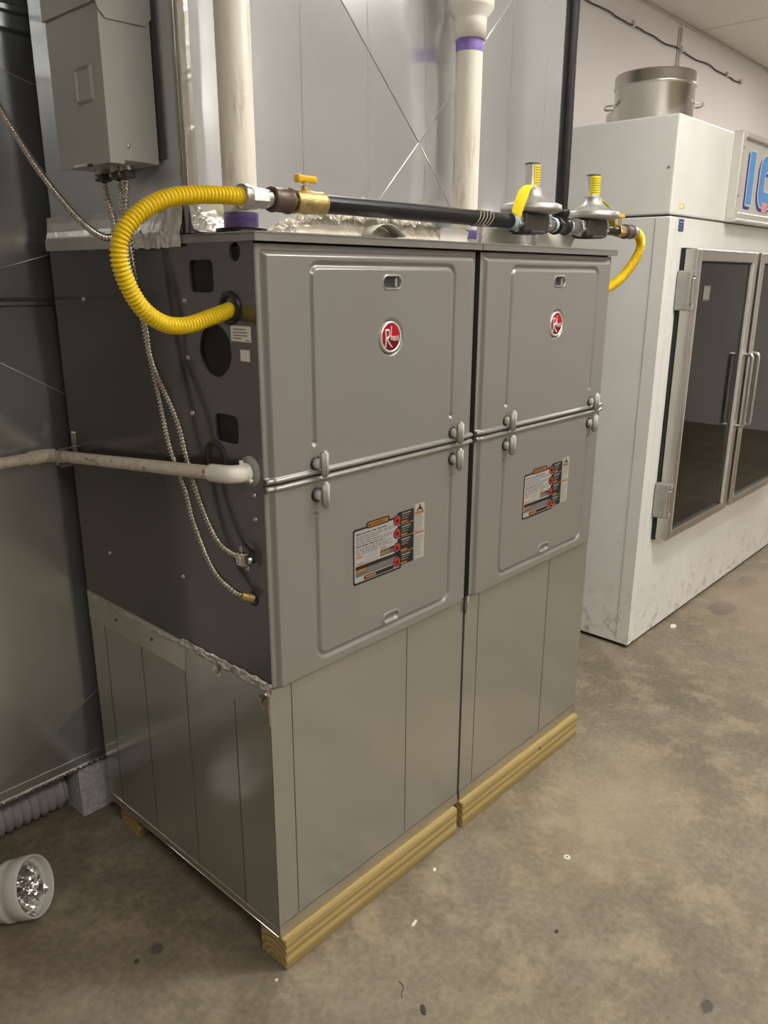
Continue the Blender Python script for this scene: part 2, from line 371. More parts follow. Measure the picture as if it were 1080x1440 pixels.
for i, (x, y) in enumerate(FIXTURES):
    f = thing('ceiling_light', 'recessed ceiling light out of the picture, %s' %
              ['above the aisle before the grey furnaces', 'added fill to the right beyond the freezer doors', 'added farther out in the room as frontal fill on the furnaces', 'behind the photographer, left of the furnaces', 'added close to the front wall to brighten the far room'][i], 'ceiling light', (x, y, ZC), 'recessed ceiling lights')
    b = MB()
    for a in ((-0.6, -0.295, 0.6, -0.265), (-0.6, 0.265, 0.6, 0.295), (-0.6, -0.265, -0.57, 0.265), (0.57, -0.265, 0.6, 0.265)):
        b.box((x+a[0], y+a[1], ZC-0.012), (x+a[2], y+a[3], ZC+0.018), 'ceiling_grid')
    part('frame', b, f)
    part('diffuser', MB().box((x-0.57, y-0.265, ZC-0.002), (x+0.57, y+0.265, ZC+0.01), 'light_diffuser'), f)

# ------------------------------------------------------------------ furnaces
W, D, OFF = 0.638, 0.739, 0.648
ZP, ZS, ZM, ZT = 0.083, 0.691, 1.1105, 1.555

def heightfield(x0, x1, z0, z1, h, fine, mat):
    """door skin: y = -h(x,z); fine = list of (axis, lo, hi) where the grid is dense"""
    def lines(a, b, ax):
        out = [a]; x = a
        while x < b-1e-6:
            st = 0.012
            for q, lo, hi in fine:
                if q == ax:
                    if lo-1e-6 <= x < hi: st = min(st, 0.0014)
                    elif x < lo < x+st: st = min(st, max(lo-x, 0.0014))
            x = min(b, x+st); out.append(x)
        return out
    X = lines(x0, x1, 0); Z = lines(z0, z1, 1); nx = len(X)
    vs = [(x, -h(x, z), z) for z in Z for x in X]
    fs = [(j*nx+i, j*nx+i+1, (j+1)*nx+i+1, (j+1)*nx+i) for j in range(len(Z)-1) for i in range(nx-1)]
    mb = MB().add(vs, fs, mat, True)
    # turned-back edges
    yb = 0.022
    for ring in ([(x, z0) for x in X], [(x, z1) for x in X], [(x0, z) for z in Z], [(x1, z) for z in Z]):
        v = [(x, -h(x, z), z) for x, z in ring] + [(x, yb, z) for x, z in ring]; n = len(ring)
        mb.add(v, [(i, i+1, n+i+1, n+i) for i in range(n-1)], mat)
    return mb
def seg_d(px, pz, a, b):
    ax, az = a; bx, bz = b; dx, dz = bx-ax, bz-az; t = max(0, min(1, ((px-ax)*dx+(pz-az)*dz)/(dx*dx+dz*dz)))
    return math.hypot(px-ax-t*dx, pz-az-t*dz)
def u_path(xl, xr, zc, ze, r):
    s = 1 if zc > ze else -1; P = [(xl, ze)]
    for k in range(7): a = PI-k*PI/12; P.append((xl+r+r*math.cos(a), zc-s*r+s*r*math.sin(a)))
    for k in range(7): a = PI/2-k*PI/12; P.append((xr-r+r*math.cos(a), zc-s*r+s*r*math.sin(a)))
    P.append((xr, ze)); return P
def stad(x, z, cx, cz, hl): return math.hypot(max(0, abs(x-cx)-hl), z-cz)
UG = u_path(0.124, 0.548, 1.500, 1.176, 0.020)
LG = u_path(0.124, 0.554, 0.722, 1.030, 0.024)
def h_margin(x, z, ztop=None, zbot=None):
    d = min(x-0.004, W-0.004-x)
    if ztop: d = min(d, ztop-z)
    return -0.009 + 0.009*sm((d-0.010)/0.012)
def h_groove(x, z, P, zend):
    if P is UG:
        if z < 1.16 or (0.145 < x < 0.527 and z < 1.482): return 0
    elif z > 1.045 or (0.15 < x < 0.528 and z > 0.745): return 0
    d = min(seg_d(x, z, a, b) for a, b in zip(P, P[1:])); g = 0
    if d < 0.009: g = -0.0055*0.5*(1+math.cos(PI*d/0.009))
    for cx in (P[0][0], P[-1][0]):
        e = math.hypot(x-cx, z-zend)
        if e < 0.010: g = min(g, -0.007*0.5*(1+math.cos(PI*e/0.010)))
    return g
def h_up(x, z):
    h = h_margin(x, z, ztop=1.535) + h_groove(x, z, UG, 1.176)
    s = stad(x, z, 0.344, 1.4685, 0.0145)
    if s < 0.016:
        h += 0.0025*(0.5-0.5*math.cos(PI*min(1, (0.016-s)/0.004))) if s > 0.012 else 0.0025-0.012*sm((0.012-s)/0.003)
    b = math.hypot(x-0.341, z-1.362)
    if b < 0.039: h += -0.009*sm((0.039-b)/0.008)
    zz = z-1.1118
    if zz < 0.016: h = max(h, -0.004) + 0.006*math.sin(PI*min(1, zz/0.0125)) if zz < 0.0125 else h
    return h
def h_lo(x, z):
    h = h_margin(x, z) + h_groove(x, z, LG, 1.030)
    s = stad(x, z, 0.346, 0.742, 0.0145)
    if s < 0.015: h += 0.0028*math.sin(PI*max(0, min(1, (0.015-s)/0.007))) - (0.004*sm((0.008-s)/0.003) if s < 0.008 else 0)
    zz = 1.1092-z
    if zz < 0.0125: h = max(h, -0.004) + 0.006*math.sin(PI*zz/0.0125)
    if z < ZS+0.006: h -= 0.004*sm((ZS+0.006-z)/0.006)
    return h
fine_up = [(0, 0.012, 0.032), (0, 0.112, 0.136), (0, 0.30, 0.382), (0, 0.536, 0.560), (0, W-0.032, W-0.008), (0, 0.134, 0.146), (0, 0.526, 0.536),
           (1, 1.1118, 1.128), (1, 1.164, 1.188), (1, 1.320, 1.403), (1, 1.450, 1.486), (1, 1.486, 1.533)]
fine_lo = [(0, 0.012, 0.032), (0, 0.112, 0.150), (0, 0.314, 0.378), (0, 0.528, 0.566), (0, W-0.032, W-0.008), (1, ZS, ZS+0.01), (1, 0.710, 0.762), (1, 1.018, 1.044), (1, 1.094, 1.1092)]

def side_skin(x, holes, y0, y1, z0, z1, mat, depth=0.005):
    """sheet in the plane x, with holes (loops of (y,z)) and turned-in hole edges"""
    bm = bmesh.new(); rims = []
    for loop in [[(y0, z0), (y1, z0), (y1, z1), (y0, z1)]] + holes:
        vs = [bm.verts.new((x, a, b)) for a, b in loop]
        for i in range(len(vs)): bm.edges.new((vs[i], vs[(i+1) % len(vs)]))
    bmesh.ops.triangle_fill(bm, use_beauty=True, use_dissolve=False, edges=bm.edges[:], normal=(-1, 0, 0))
    mb = MB().bm(bm, mat)
    for lp in holes:
        n = len(lp); v = [(x, a, b) for a, b in lp] + [(x+depth, a, b) for a, b in lp]
        mb.add(v, [(i, (i+1) % n, n+(i+1) % n, n+i) for i in range(n)], mat)
    return mb

def build_latch(mb, x, z):
    y = -h_up(x, 1.3)
    mb.lathe([(0.0155, 0.004), (0.0155, 0.0), (0.013, -0.003), (0.0, -0.003)], (x-0.004, y-0.0, z), (0, 1, 0), 'black_plastic', 24)
    mb.lathe([(0.011, 0.0), (0.0105, -0.009), (0.008, -0.012), (0, -0.012)], (x-0.003, y, z), (0, 1, 0), 'latch_plastic', 20)
    bm = bmesh.new(); bmesh.ops.create_cube(bm, size=1)
    for v in bm.verts:
        top = v.co.z > 0
        v.co = Vector((x+0.004+v.co.x*(0.016 if top else 0.014), y-0.0165+v.co.y*0.017, z+v.co.z*0.052))
    bmesh.ops.bevel(bm, geom=bm.edges[:], offset=0.0045, segments=3, affect='EDGES')
    return mb.bm(bm, 'latch_plastic', True)

def build_furnace():
    F = thing('furnace', 'grey gas furnace cabinet beside the dark duct, yellow hose looping into its side panel', 'furnace', (0, 0, ZS), 'gas furnaces')
    holes = [rrect(0.157, 1.4795, 0.073, 0.057, 0.012)[::-1], circ(0.0555, 1.520, 0.0155), circ(0.127, 1.349, 0.048, 36), rrect(0.105, 1.2065, 0.070, 0.053, 0.012)[::-1]]
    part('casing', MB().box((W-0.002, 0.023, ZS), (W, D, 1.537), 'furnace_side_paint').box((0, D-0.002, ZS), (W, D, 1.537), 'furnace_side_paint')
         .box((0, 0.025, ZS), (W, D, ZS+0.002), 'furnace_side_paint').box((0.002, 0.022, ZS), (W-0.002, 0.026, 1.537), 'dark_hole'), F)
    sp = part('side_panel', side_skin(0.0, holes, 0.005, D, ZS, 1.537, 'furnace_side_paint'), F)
    part('inner_liner', MB().box((0.0055, 0.027, ZS+0.01), (0.0075, D-0.01, 1.53), 'dark_hole'), F)
    for y, z in [(0.214, 1.435), (0.215, 1.330), (0.213, 1.223), (0.601, 1.430), (0.032, 1.137), (0.033, 1.090), (0.032, 1.043), (0.289, 0.861), (0.60, 0.84)]:
        part('screw', MB().lathe([(0.0058, 0), (0.0055, -0.0015), (0.0032, -0.0018), (0.003, -0.004), (0, -0.0042)], (0.0, y, z), (1, 0, 0), 'screw_steel', 8), sp)
    part('hole_plug', MB().lathe([(0.034, 0), (0.033, -0.003), (0.026, -0.0035), (0.025, -0.0015), (0.019, -0.0015), (0.018, -0.003), (0.010, -0.003), (0.008, -0.006), (0.0, -0.006)], (0, 0.145, 1.146), (1, 0, 0), 'grey_rubber', 32), sp)
    part('grommet', MB().lathe([(0.0295, 0.0), (0.029, -0.004), (0.025, -0.006), (0.020, -0.005), (0.018, 0.001), (0.0, 0.0012)], (0, 0.0755, 1.426), (1, 0, 0), 'black_plastic', 32), sp)
    lb = MB().box((-0.0006, 0.021, 1.369), (0, 0.0775, 1.396), 'white_sticker')
    for k, (a, b) in enumerate([(0.070, 0.036), (0.070, 0.029), (0.070, 0.030), (0.070, 0.047)]):
        z = 1.390-0.0052*k; y = a
        while y > b:
            w = random.uniform(0.003, 0.006); lb.box((-0.0009, max(b, y-w), z-0.0009), (-0.0005, y, z+0.0009), 'ink_grey'); y -= w+0.0012
    lb.box((-0.0009, 0.0225, 1.371), (-0.0005, 0.036, 1.3722), 'ink_grey')
    part('instruction_sticker', lb, sp, 'white sticker with four lines of small print')
    part('blank_sticker', MB().box((-0.0006, 0.0265, 1.335), (0, 0.0525, 1.355), 'white_sticker'), sp, 'small white square sticker')
    # lid with a turned-down lip
    part('top_lid', MB().box((-0.004, -0.006, 1.547), (W+0.003, D+0.002, 1.5525), 'lid_paint', 0.0012, 1).box((-0.004, -0.006, 1.537), (W+0.003, -0.003, 1.550), 'lid_paint')
         .box((-0.004, -0.003, 1.537), (-0.001, D, 1.550), 'lid_paint').box((W, -0.003, 1.537), (W+0.003, D, 1.550), 'lid_paint'), F)
    # doors
    u = part('upper_door', heightfield(0.004, W-0.004, 1.1118, 1.534, h_up, fine_up, 'furnace_paint'), F)
    part('vent_grille', MB().prism([(0.344+math.copysign(0.0145, math.cos(a))+0.0088*math.cos(a), 1.4685+0.0088*math.sin(a)) for a in [2*PI*(k+0.5)/20 for k in range(20)]], 1, 0.0075, 0.0105, 'grille_grey')
         .box((0.357, 0.002, 1.461), (0.361, 0.0085, 1.477), 'latch_plastic'), u)
    bx, bz, by = 0.341, 1.362, 0.0005
    part('badge', MB().lathe([(0.0315, 0.009), (0.0315, 0.000), (0.0300, -0.0025), (0.0275, -0.0018), (0.0270, 0.001)], (bx, by, bz), (0, 1, 0), 'badge_chrome', 40), u, 'chrome badge rim')
    disc = MB(); n = 40; cut = -0.006
    def half(top):
        pts = []
        for k in range(n+1):
            a = math.asin(cut/0.0272); a0, a1 = (a, PI-a) if top else (PI-a, 2*PI+a); q = a0+(a1-a0)*k/n
            pts.append((bx+0.0272*math.cos(q), bz+0.0272*math.sin(q)))
        return pts
    disc.prism(half(True), 1, by-0.0004, by+0.004, 'badge_red').prism(half(False), 1, by-0.0004, by+0.004, 'badge_dark_red')
    part('badge_face', disc, u, 'round red badge face')
    tx = MB(); ym = by-0.0008
    def stroke(pts, w):
        P = spline([(bx+p[0], ym, bz+p[1]) for p in pts], 0.0012); tx.tube(P, [w]*len(P), 'badge_chrome', 6)
    stroke([(-0.0155, 0.013), (-0.0165, 0.012), (-0.0150, -0.004), (-0.0165, -0.020)], 0.0020)
    stroke([(-0.0175, 0.0125), (-0.009, 0.0145), (-0.0045, 0.009), (-0.006, 0.001), (-0.0135, -0.003)], 0.0019)
    stroke([(-0.0115, -0.0035), (-0.006, -0.012), (0.003, -0.0205)], 0.0020)
    stroke([(0.001, 0.0215), (0.0005, 0.010), (0.0, -0.001), (-0.0005, -0.0065)], 0.0013)
    stroke([(-0.0005, -0.004), (0.002, 0.0015), (0.004, -0.001), (0.004, -0.0065)], 0.0012)
    text_mb(tx, 'eem', lambda c: (bx+0.0150+c.x, ym-c.z, bz-0.0016+c.y*1.9), 'badge_chrome', 0.0110, 0.0006, 'CENTER', 0.00012)
    part('badge_lettering', tx, u, 'silver Rheem lettering on the badge')
    for x in (0.131, 0.560): part('latch', build_latch(MB(), x, 1.1345), u)
    l = part('lower_door', heightfield(0.004, W-0.004, ZS+0.001, 1.1092, h_lo, fine_lo, 'furnace_paint'), F)
    for x in (0.132, 0.561): part('latch', build_latch(MB(), x, 1.0725), l)
    # warning label, printed in flat layers
    lw = MB(); LX, LZ, LWd, LH = 0.226, 0.850, 0.233, 0.134
    def R(u0, v0, u1, v1, mat, lay, sh=None):
        y = -0.0004-0.00012*lay
        pts = [(LX+u0*LWd, LZ+v0*LH), (LX+u1*LWd, LZ+v0*LH), (LX+u1*LWd, LZ+v1*LH), (LX+u0*LWd, LZ+v1*LH)] if sh is None else sh
        lw.prism(pts, 1, y, y+0.0003, mat)
    def RR(u0, v0, u1, v1, r, mat, lay): R(0, 0, 0, 0, mat, lay, rrect(LX+(u0+u1)/2*LWd, LZ+(v0+v1)/2*LH, (u1-u0)*LWd, (v1-v0)*LH, r, 3))
    def CI(u, v, r, mat, lay): R(0, 0, 0, 0, mat, lay, circ(LX+u*LWd, LZ+v*LH, r, 20))
    RR(0, 0, 0.66, 0.93, 0.005, 'ink_black', 0); RR(0.018, 0.035, 0.64, 0.895, 0.004, 'label_grey', 1)
    RR(0.17, 0.885, 0.49, 1.0, 0.0075, 'ink_black', 2); RR(0.19, 0.905, 0.47, 0.98, 0.0048, 'ink_orange', 3)
    lw2 = MB(); text_mb(lw2, 'WARNING', lambda c: (LX+0.335*LWd+c.x, -0.00095-c.z, LZ+0.942*LH+c.y), 'ink_black', 0.0088)
    lw.add(lw2.v, lw2.f, 'ink_black')
    tri = [(LX+0.20*LWd, LZ+0.92*LH), (LX+0.235*LWd, LZ+0.92*LH), (LX+0.2175*LWd, LZ+0.965*LH)]; R(0, 0, 0, 0, 'ink_black', 4, tri)
    for v, w, mt in [(0.835, 0.42, 'ink_black'), (0.795, 0.54, 'ink_text'), (0.765, 0.52, 'ink_text'), (0.735, 0.30, 'ink_text'), (0.70, 0.50, 'ink_text'), (0.668, 0.52, 'ink_text'), (0.630, 0.38, 'ink_black'),
                     (0.59, 0.53, 'ink_text'), (0.56, 0.44, 'ink_text'), (0.53, 0.50, 'ink_text'), (0.495, 0.28, 'ink_text')]:
        u_ = 0.04
        while u_ < 0.04+w:
            s_ = random.uniform(0.03, 0.08); R(u_, v-0.008, min(u_+s_, 0.04+w), v+0.008, mt, 2); u_ += s_+0.012
    R(0.04, 0.44, 0.12, 0.465, 'ink_orange', 2); R(0.14, 0.40, 0.33, 0.47, 'ink_light', 2); R(0.04, 0.33, 0.13, 0.355, 'ink_orange', 2); R(0.14, 0.32, 0.33, 0.38, 'ink_light', 2)
    R(0.36, 0.47, 0.44, 0.495, 'ink_orange', 2); R(0.36, 0.34, 0.60, 0.45, 'ink_grey', 2); R(0.36, 0.37, 0.48, 0.40, 'ink_orange', 3); R(0.50, 0.41, 0.60, 0.45, 'ink_black', 3)
    R(0.03, 0.13, 0.635, 0.31, 'ink_grey', 2); R(0.03, 0.20, 0.17, 0.245, 'ink_orange', 3); R(0.03, 0.25, 0.635, 0.31, 'ink_black', 3)
    for v in (0.225, 0.195, 0.165): R(0.19, v-0.007, 0.60, v+0.007, 'ink_text', 3)
    RR(0.14, 0.045, 0.55, 0.115, 0.002, 'ink_black', 2); R(0.16, 0.06, 0.30, 0.10, 'ink_orange', 3)
    for k, (v0, v1) in enumerate([(0.78, 0.99), (0.555, 0.765), (0.285, 0.54), (0.055, 0.27)]):
        RR(0.60, v0, 0.835, v1, 0.003, 'ink_black', 3); c = (v0+v1)/2-0.02
        CI(0.595, c, 0.0125, 'ink_black', 4); CI(0.595, c, 0.0105, 'ink_red', 5)
        fl = [(-0.0045, -0.006), (0.0045, -0.006), (0.006, 0.0), (0.0035, 0.0035), (0.0025, 0.001), (0.0, 0.0075), (-0.002, 0.001), (-0.0045, 0.004), (-0.006, -0.001)]
        R(0, 0, 0, 0, 'ink_black' if k in (1, 2) else 'badge_dark_red', 6, [(LX+0.595*LWd+p[0]*0.8, LZ+c*LH+p[1]*0.8) for p in fl])
        for j in range(3): R(0.66, v1-0.05-0.042*j, 0.66+0.13-0.02*j, v1-0.032-0.042*j, 'ink_light' if j == 0 else 'ink_text', 4)
        R(0.65, v0+0.012, 0.74, v0+0.045, 'ink_orange', 4)
    R(0.855, 0.06, 1.0, 1.04, 'label_silver', 1)
    for a in ([(0.915, 0.93), (0.94, 0.93), (0.935, 1.02), (0.92, 1.02)], [(0.87, 0.915), (0.895, 0.915), (0.935, 0.965), (0.92, 0.98)], [(0.955, 0.915), (0.98, 0.915), (0.94, 0.98), (0.925, 0.965)]):
        R(0, 0, 0, 0, 'ink_black', 3, [(LX+p[0]*LWd, LZ+p[1]*LH) for p in a])
    R(0.86, 0.855, 0.99, 0.905, 'ink_orange', 2); R(0.86, 0.505, 0.99, 0.545, 'ink_orange', 2)
    for k in range(22):
        v = 0.835-0.034*k
        if 0.49 < v < 0.56: continue
        R(0.865, v-0.007, random.uniform(0.94, 0.985), v+0.006, 'ink_text', 2)
    part('warning_label', lw, l, 'printed warning label with orange heading and four red flame symbols')
    return F

furn = build_furnace()
f2 = copy_tree(furn); f2.location.x = OFF
f2['label'] = 'grey gas furnace cabinet standing nearer the white glass door freezer'

# ------------------------------------------------------------------ sheet metal bases under the furnaces
def crumple(mb, y0, y1, n, zf, amp, mat, x=-0.002, seed=0, rows=5, width=0.03):
    """crinkled foil strip lying on the side x=0 between y0 and y1"""
    vs = []
    for i in range(n+1):
        y = y0+(y1-y0)*i/n
        for j in range(rows):
            q = j/(rows-1); z = zf(y)+(q-0.5)*width
            nn = noise.noise((y*26+seed, q*1.6, seed)); n2 = noise.noise((y*48+seed, q*3, seed+4))
            e = 0 if j in (0, rows-1) else 1
            vs.append((x-e*(abs(nn)*amp+0.0008)-abs(n2)*amp*0.35*e, y, z+n2*width*0.22))
    fs = [(i*rows+j, i*rows+j+1, (i+1)*rows+j+1, (i+1)*rows+j) for i in range(n) for j in range(rows-1)]
    return mb.add(vs, fs, mat, False)
def build_base(first):
    G = thing('plenum_base', 'galvanized sheet metal base box under the furnace beside the dark duct' if first else 'galvanized sheet metal base box under the furnace nearer the white freezer', 'sheet metal base',
              (0 if first else OFF, 0, ZP), 'sheet metal bases')
    x0 = 0 if first else OFF; y0 = 0.013
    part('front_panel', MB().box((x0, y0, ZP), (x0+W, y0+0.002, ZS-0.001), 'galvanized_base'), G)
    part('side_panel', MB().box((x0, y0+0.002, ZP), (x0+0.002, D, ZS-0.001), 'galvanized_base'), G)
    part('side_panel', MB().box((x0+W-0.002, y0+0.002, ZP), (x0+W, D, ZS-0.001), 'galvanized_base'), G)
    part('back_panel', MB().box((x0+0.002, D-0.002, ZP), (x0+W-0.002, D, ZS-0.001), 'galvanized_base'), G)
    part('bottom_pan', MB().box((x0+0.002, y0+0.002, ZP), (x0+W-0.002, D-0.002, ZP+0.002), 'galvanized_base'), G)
    for x in ((0.057, 0.418) if first else (0.058, 0.410)):
        part('score_line', MB().box((x0+x-0.0007, y0-0.0007, ZP+0.03), (x0+x+0.0007, y0, ZS-0.004), 'dark_seam'), G)
    # tape folded round the bottom front edge
    tb = MB(); n = 40; vs = []
    for i in range(n+1):
        x = x0+W*i/n; zt = ZP+0.027+0.003*noise.noise((x*14, 2, 0)); k = 0.0006*abs(noise.noise((x*60, 0, 1)))
        vs += [(x, y0-0.001, zt), (x, y0-0.0022-k, ZP+0.012), (x, y0-0.0030-k, ZP-0.0005), (x, y0+0.012, ZP-0.0015)]
    tb.add(vs, [(i*4+j, i*4+j+1, i*4+j+5, i*4+j+4) for i in range(n) for j in range(3)], 'smooth_tape', False)
    part('edge_tape', tb, G, 'foil tape folded round the bottom front edge')
    if first:
        for y in (0.667, 0.494, 0.311, 0.130): part('score_line', MB().box((-0.0007, y-0.0007, ZP+0.005), (0, y+0.0007, 0.628), 'dark_seam'), G)
        # tape round the bottom side edge, hemmed corner, seam tape, crinkled foil
        part('edge_tape', MB().box((-0.0014, 0.014, ZP-0.002), (0.0, D, ZP+0.018), 'smooth_tape').tube([(-0.001, 0.014, ZP-0.001), (-0.001, D, ZP-0.001)], 0.0022, 'foil_edge', 6), G)
        part('corner_tape', MB().box((-0.0006, y0-0.0006, ZP+0.02), (0.018, y0, ZS-0.03), 'galvanized_base').box((-0.0006, y0-0.0006, ZP+0.02), (0.0, y0+0.012, ZS-0.03), 'galvanized_base'), G)
        part('seam_tape', MB().prism([(0.310, 0.629), (D, 0.629), (D, 0.705), (0.30, 0.703)], 0, -0.0012, -0.0002, 'smooth_tape')
             .prism([(0.012, 0.640), (0.310, 0.629), (0.30, 0.690), (0.012, 0.690)], 0, -0.0010, -0.0002, 'galvanized_base'), G)
        part('crinkled_foil', crumple(crumple(MB(), 0.0, 0.31, 90, lambda y: 0.699, 0.007, 'foil_tape', -0.0015, 3.1, 7, 0.022), 0.31, 0.72, 80, lambda y: 0.692, 0.0016, 'foil_tape', -0.0014, 9.2, 5, 0.012), G)
        for k, (y, z, ln) in enumerate([(0.180, 0.688, 0.026), (0.030, 0.676, 0.034), (0.008, 0.690, 0.03)]):
            P = [(-0.004-0.004*math.sin(q*0.6+k), y+0.006*math.sin(q*0.5), z-ln*q/6) for q in range(7)]; part('foil_fold', MB().tube(P, [0.006*(1-q/9) for q in range(7)], 'foil_tape', 6, True, False), G)
        fb = MB(); pts = [(0.0, y0, 0.700), (-0.004, y0-0.003, 0.690), (-0.003, y0-0.004, 0.675), (-0.0045, y0-0.003, 0.655), (-0.002, y0-0.003, 0.635), (-0.001, y0-0.001, 0.615)]
        fb.tube(spline(pts, 0.004), 0.0042, 'foil_tape', 7, True, False)
        part('foil_fold', fb, G)
        for y in (0.60, 0.44): part('screw', MB().lathe([(0.005, 0), (0.0045, -0.002), (0.002, -0.004), (0, -0.004)], (-0.001, y, 0.664), (1, 0, 0), 'dark_seam', 8), G)
    else:
        fb = MB(); fb.tube(spline([(x0-0.004, 0.004, 0.70), (x0-0.006, 0.002, 0.684), (x0-0.003, 0.003, 0.668), (x0-0.004, 0.006, 0.65)], 0.004), 0.0045, 'foil_tape', 7, True, False)
        part('foil_fold', fb, G)
    return G
build_base(True); build_base(False)

# ------------------------------------------------------------------ timber skids
def timber(x0, x1, y0, y1, label):
    b = MB().box((x0, y0, 0), (x1, y1, ZP-0.0035), 'pine_timber', 0.004, 2)
    if y0 < 0.1 and x0 > 0.5: b.lathe([(0.006, 0), (0.004, 0.001), (0, 0.001)], (x0+0.40, y0-0.0003, 0.062), (0, -1, 0), 'debris_dark', 10)
    return lone('timber_skid', b, label, 'timber', 'timber skids')
timber(0.002, 0.622, -0.004, 0.085, 'front timber skid with end grain facing out, under the metal base beside the duct')
timber(0.646, OFF+W-0.004, -0.004, 0.085, 'front timber skid with a dark knot, under the metal base nearer the freezer')
timber(0.012, 0.622, 0.625, 0.715, 'rear timber skid under the metal base beside the duct, its end just visible')
timber(0.650, OFF+W-0.004, 0.625, 0.715, 'rear timber skid under the metal base nearer the freezer')

# ------------------------------------------------------------------ supply plenum above the furnaces
PX0, PX1, PY0, PY1, PZ1 = 0.006, 1.274, 0.190, 0.725, 2.78
U = thing('supply_plenum', 'large pale galvanized supply plenum box with diagonal cross breaks, on top of both furnaces', 'duct plenum', (0.64, 0.45, ZT))
cx, cz, kk = 0.615, 1.770, 0.042
def py(x, z): return PY0+kk*(max(abs(x-cx), abs(z-cz))-0.632)
def facet(name, pts, parent, mat='galvanized_upper'):
    vs = [(x, py(x, z), z) for x, z in pts]; vs += [(x, py(x, z)+0.0015, z) for x, z in pts]; n = len(pts)
    return part(name, MB().add(vs, [tuple(range(n)), tuple(range(2*n-1, n-1, -1))]+[(i, (i+1) % n, n+(i+1) % n, n+i) for i in range(n)], mat), parent)
db = cz-ZT; du = min(cx-PX0, PX1-cx)
facet('front_panel', [(PX0, ZT), (cx-db, ZT), (cx, cz), (cx-du, cz+du), (PX0, cz+du)], U)
facet('front_panel', [(cx+db, ZT), (PX1, ZT), (PX1, cz+du), (cx+du, cz+du), (cx, cz)], U)
facet('front_panel', [(cx-db, ZT), (cx+db, ZT), (cx, cz)], U)
facet('front_panel', [(cx, cz), (cx+du, cz+du), (PX1, cz+du), (PX1, PZ1), (PX0, PZ1), (cx-du, cz+du)], U)
for sx, ex, ez in ((-1, db, -db), (1, db, -db), (-1, du, du), (1, du, du)):
    x1, z1 = cx+sx*ex, cz+ez
    part('cross_break', MB().tube([(cx, py(cx, cz)-0.0003, cz), (x1, py(x1, z1)-0.0003, z1)], 0.0011, 'bare_steel_edge', 6), U)
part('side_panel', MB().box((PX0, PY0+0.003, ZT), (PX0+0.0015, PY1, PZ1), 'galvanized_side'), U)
part('side_panel', MB().box((PX1-0.0015, PY0+0.003, ZT), (PX1, PY1, PZ1), 'galvanized_upper'), U)
part('back_panel', MB().box((PX0, PY1-0.0015, ZT), (PX1, PY1, PZ1), 'galvanized_upper'), U)
part('top_panel', MB().box((PX0, PY0+0.003, PZ1), (PX1, PY1, PZ1+0.002), 'galvanized_upper'), U)
for x in (0.275, 0.456, 0.641, 0.994, 1.172):
    zs = [ZT+0.002+(PZ1-ZT-0.004)*k/30 for k in range(31)]
    vs = [(x+s*0.0007, py(x, z)-0.0006, z) for z in zs for s in (-1, 1)]
    part('score_line', MB().add(vs, [(2*i, 2*i+1, 2*i+3, 2*i+2) for i in range(30)], 'label_grey'), U)
# corner seam: a standing bead and wrinkled tape along the front left edge
part('corner_bead', MB().tube([(PX0-0.001, PY0+0.002, ZT), (PX0-0.001, PY0+0.002, PZ1)], 0.0035, 'bare_steel_edge', 8)
     .box((PX0-0.003, PY0+0.012, ZT), (PX0, PY0+0.018, PZ1), 'bare_steel_edge'), U)
bt = MB(); n = 160; vs = []
for i in range(n+1):
    z = ZT+0.04+(PZ1-ZT-0.05)*i/n; e = 0.0016*abs(noise.noise((z*60, 1, 3)))
    vs += [(PX0+0.002, PY0-0.001, z), (PX0+0.012, py(PX0, z)-0.002-e, z), (PX0+0.022+0.002*noise.noise((z*25, 0, 0)), py(PX0, z)-0.0008, z)]
bt.add(vs, [(i*3+j, i*3+j+1, i*3+j+4, i*3+j+3) for i in range(n) for j in range(2)], 'smooth_tape')
part('corner_tape', bt, U)
# foil tape bridging the plenum and the furnace lid along the side
def drape(y0, y1, n, prof, mat, seed, amp):
    mb = MB(); m_ = len(prof); vs = []
    for i in range(n+1):
        y = y0+(y1-y0)*i/n
        for j, (x, z) in enumerate(prof):
            a = amp*noise.noise((y*45+seed, z*50, seed)); vs.append((x-abs(a), y+amp*noise.noise((z*40, y*9, seed)), z+a*0.8))
    return mb.add(vs, [(i*m_+j, i*m_+j+1, (i+1)*m_+j+1, (i+1)*m_+j) for i in range(n) for j in range(m_-1)], mat, False)
part('seam_tape', drape(0.355, 0.742, 50, [(-0.0050, 1.532), (-0.0056, 1.545), (-0.0054, 1.5565), (-0.002, 1.560), (0.001, 1.572), (0.0035, 1.590), (0.0045, 1.604)], 'smooth_tape', 2.2, 0.0012), U)
part('seam_tape', drape(0.205, 0.375, 60, [(-0.0058, 1.530), (-0.0062, 1.545), (-0.0060, 1.558), (-0.004, 1.563), (-0.001, 1.575), (0.0015, 1.590), (0.0035, 1.606)], 'foil_tape', 5.7, 0.0045), U)
ft = MB(); n = 70; vs = []
for i in range(n+1):
    x = PX0+(PX1-PX0)*i/n
    for j, (dy, z) in enumerate([(-0.030, 1.5565), (-0.012, 1.560), (-0.004, 1.570), (-0.003, 1.586), (-0.001, 1.600)]):
        a = 0.006*noise.noise((x*24, z*60, 7)); vs.append((x, PY0+dy-abs(a)*(j > 0), z+(a*1.0 if j > 1 else 0)))
ft.add(vs, [(i*5+j, i*5+j+1, i*5+j+6, i*5+j+5) for i in range(n) for j in range(4)], 'foil_tape')
part('seam_tape', ft, U)

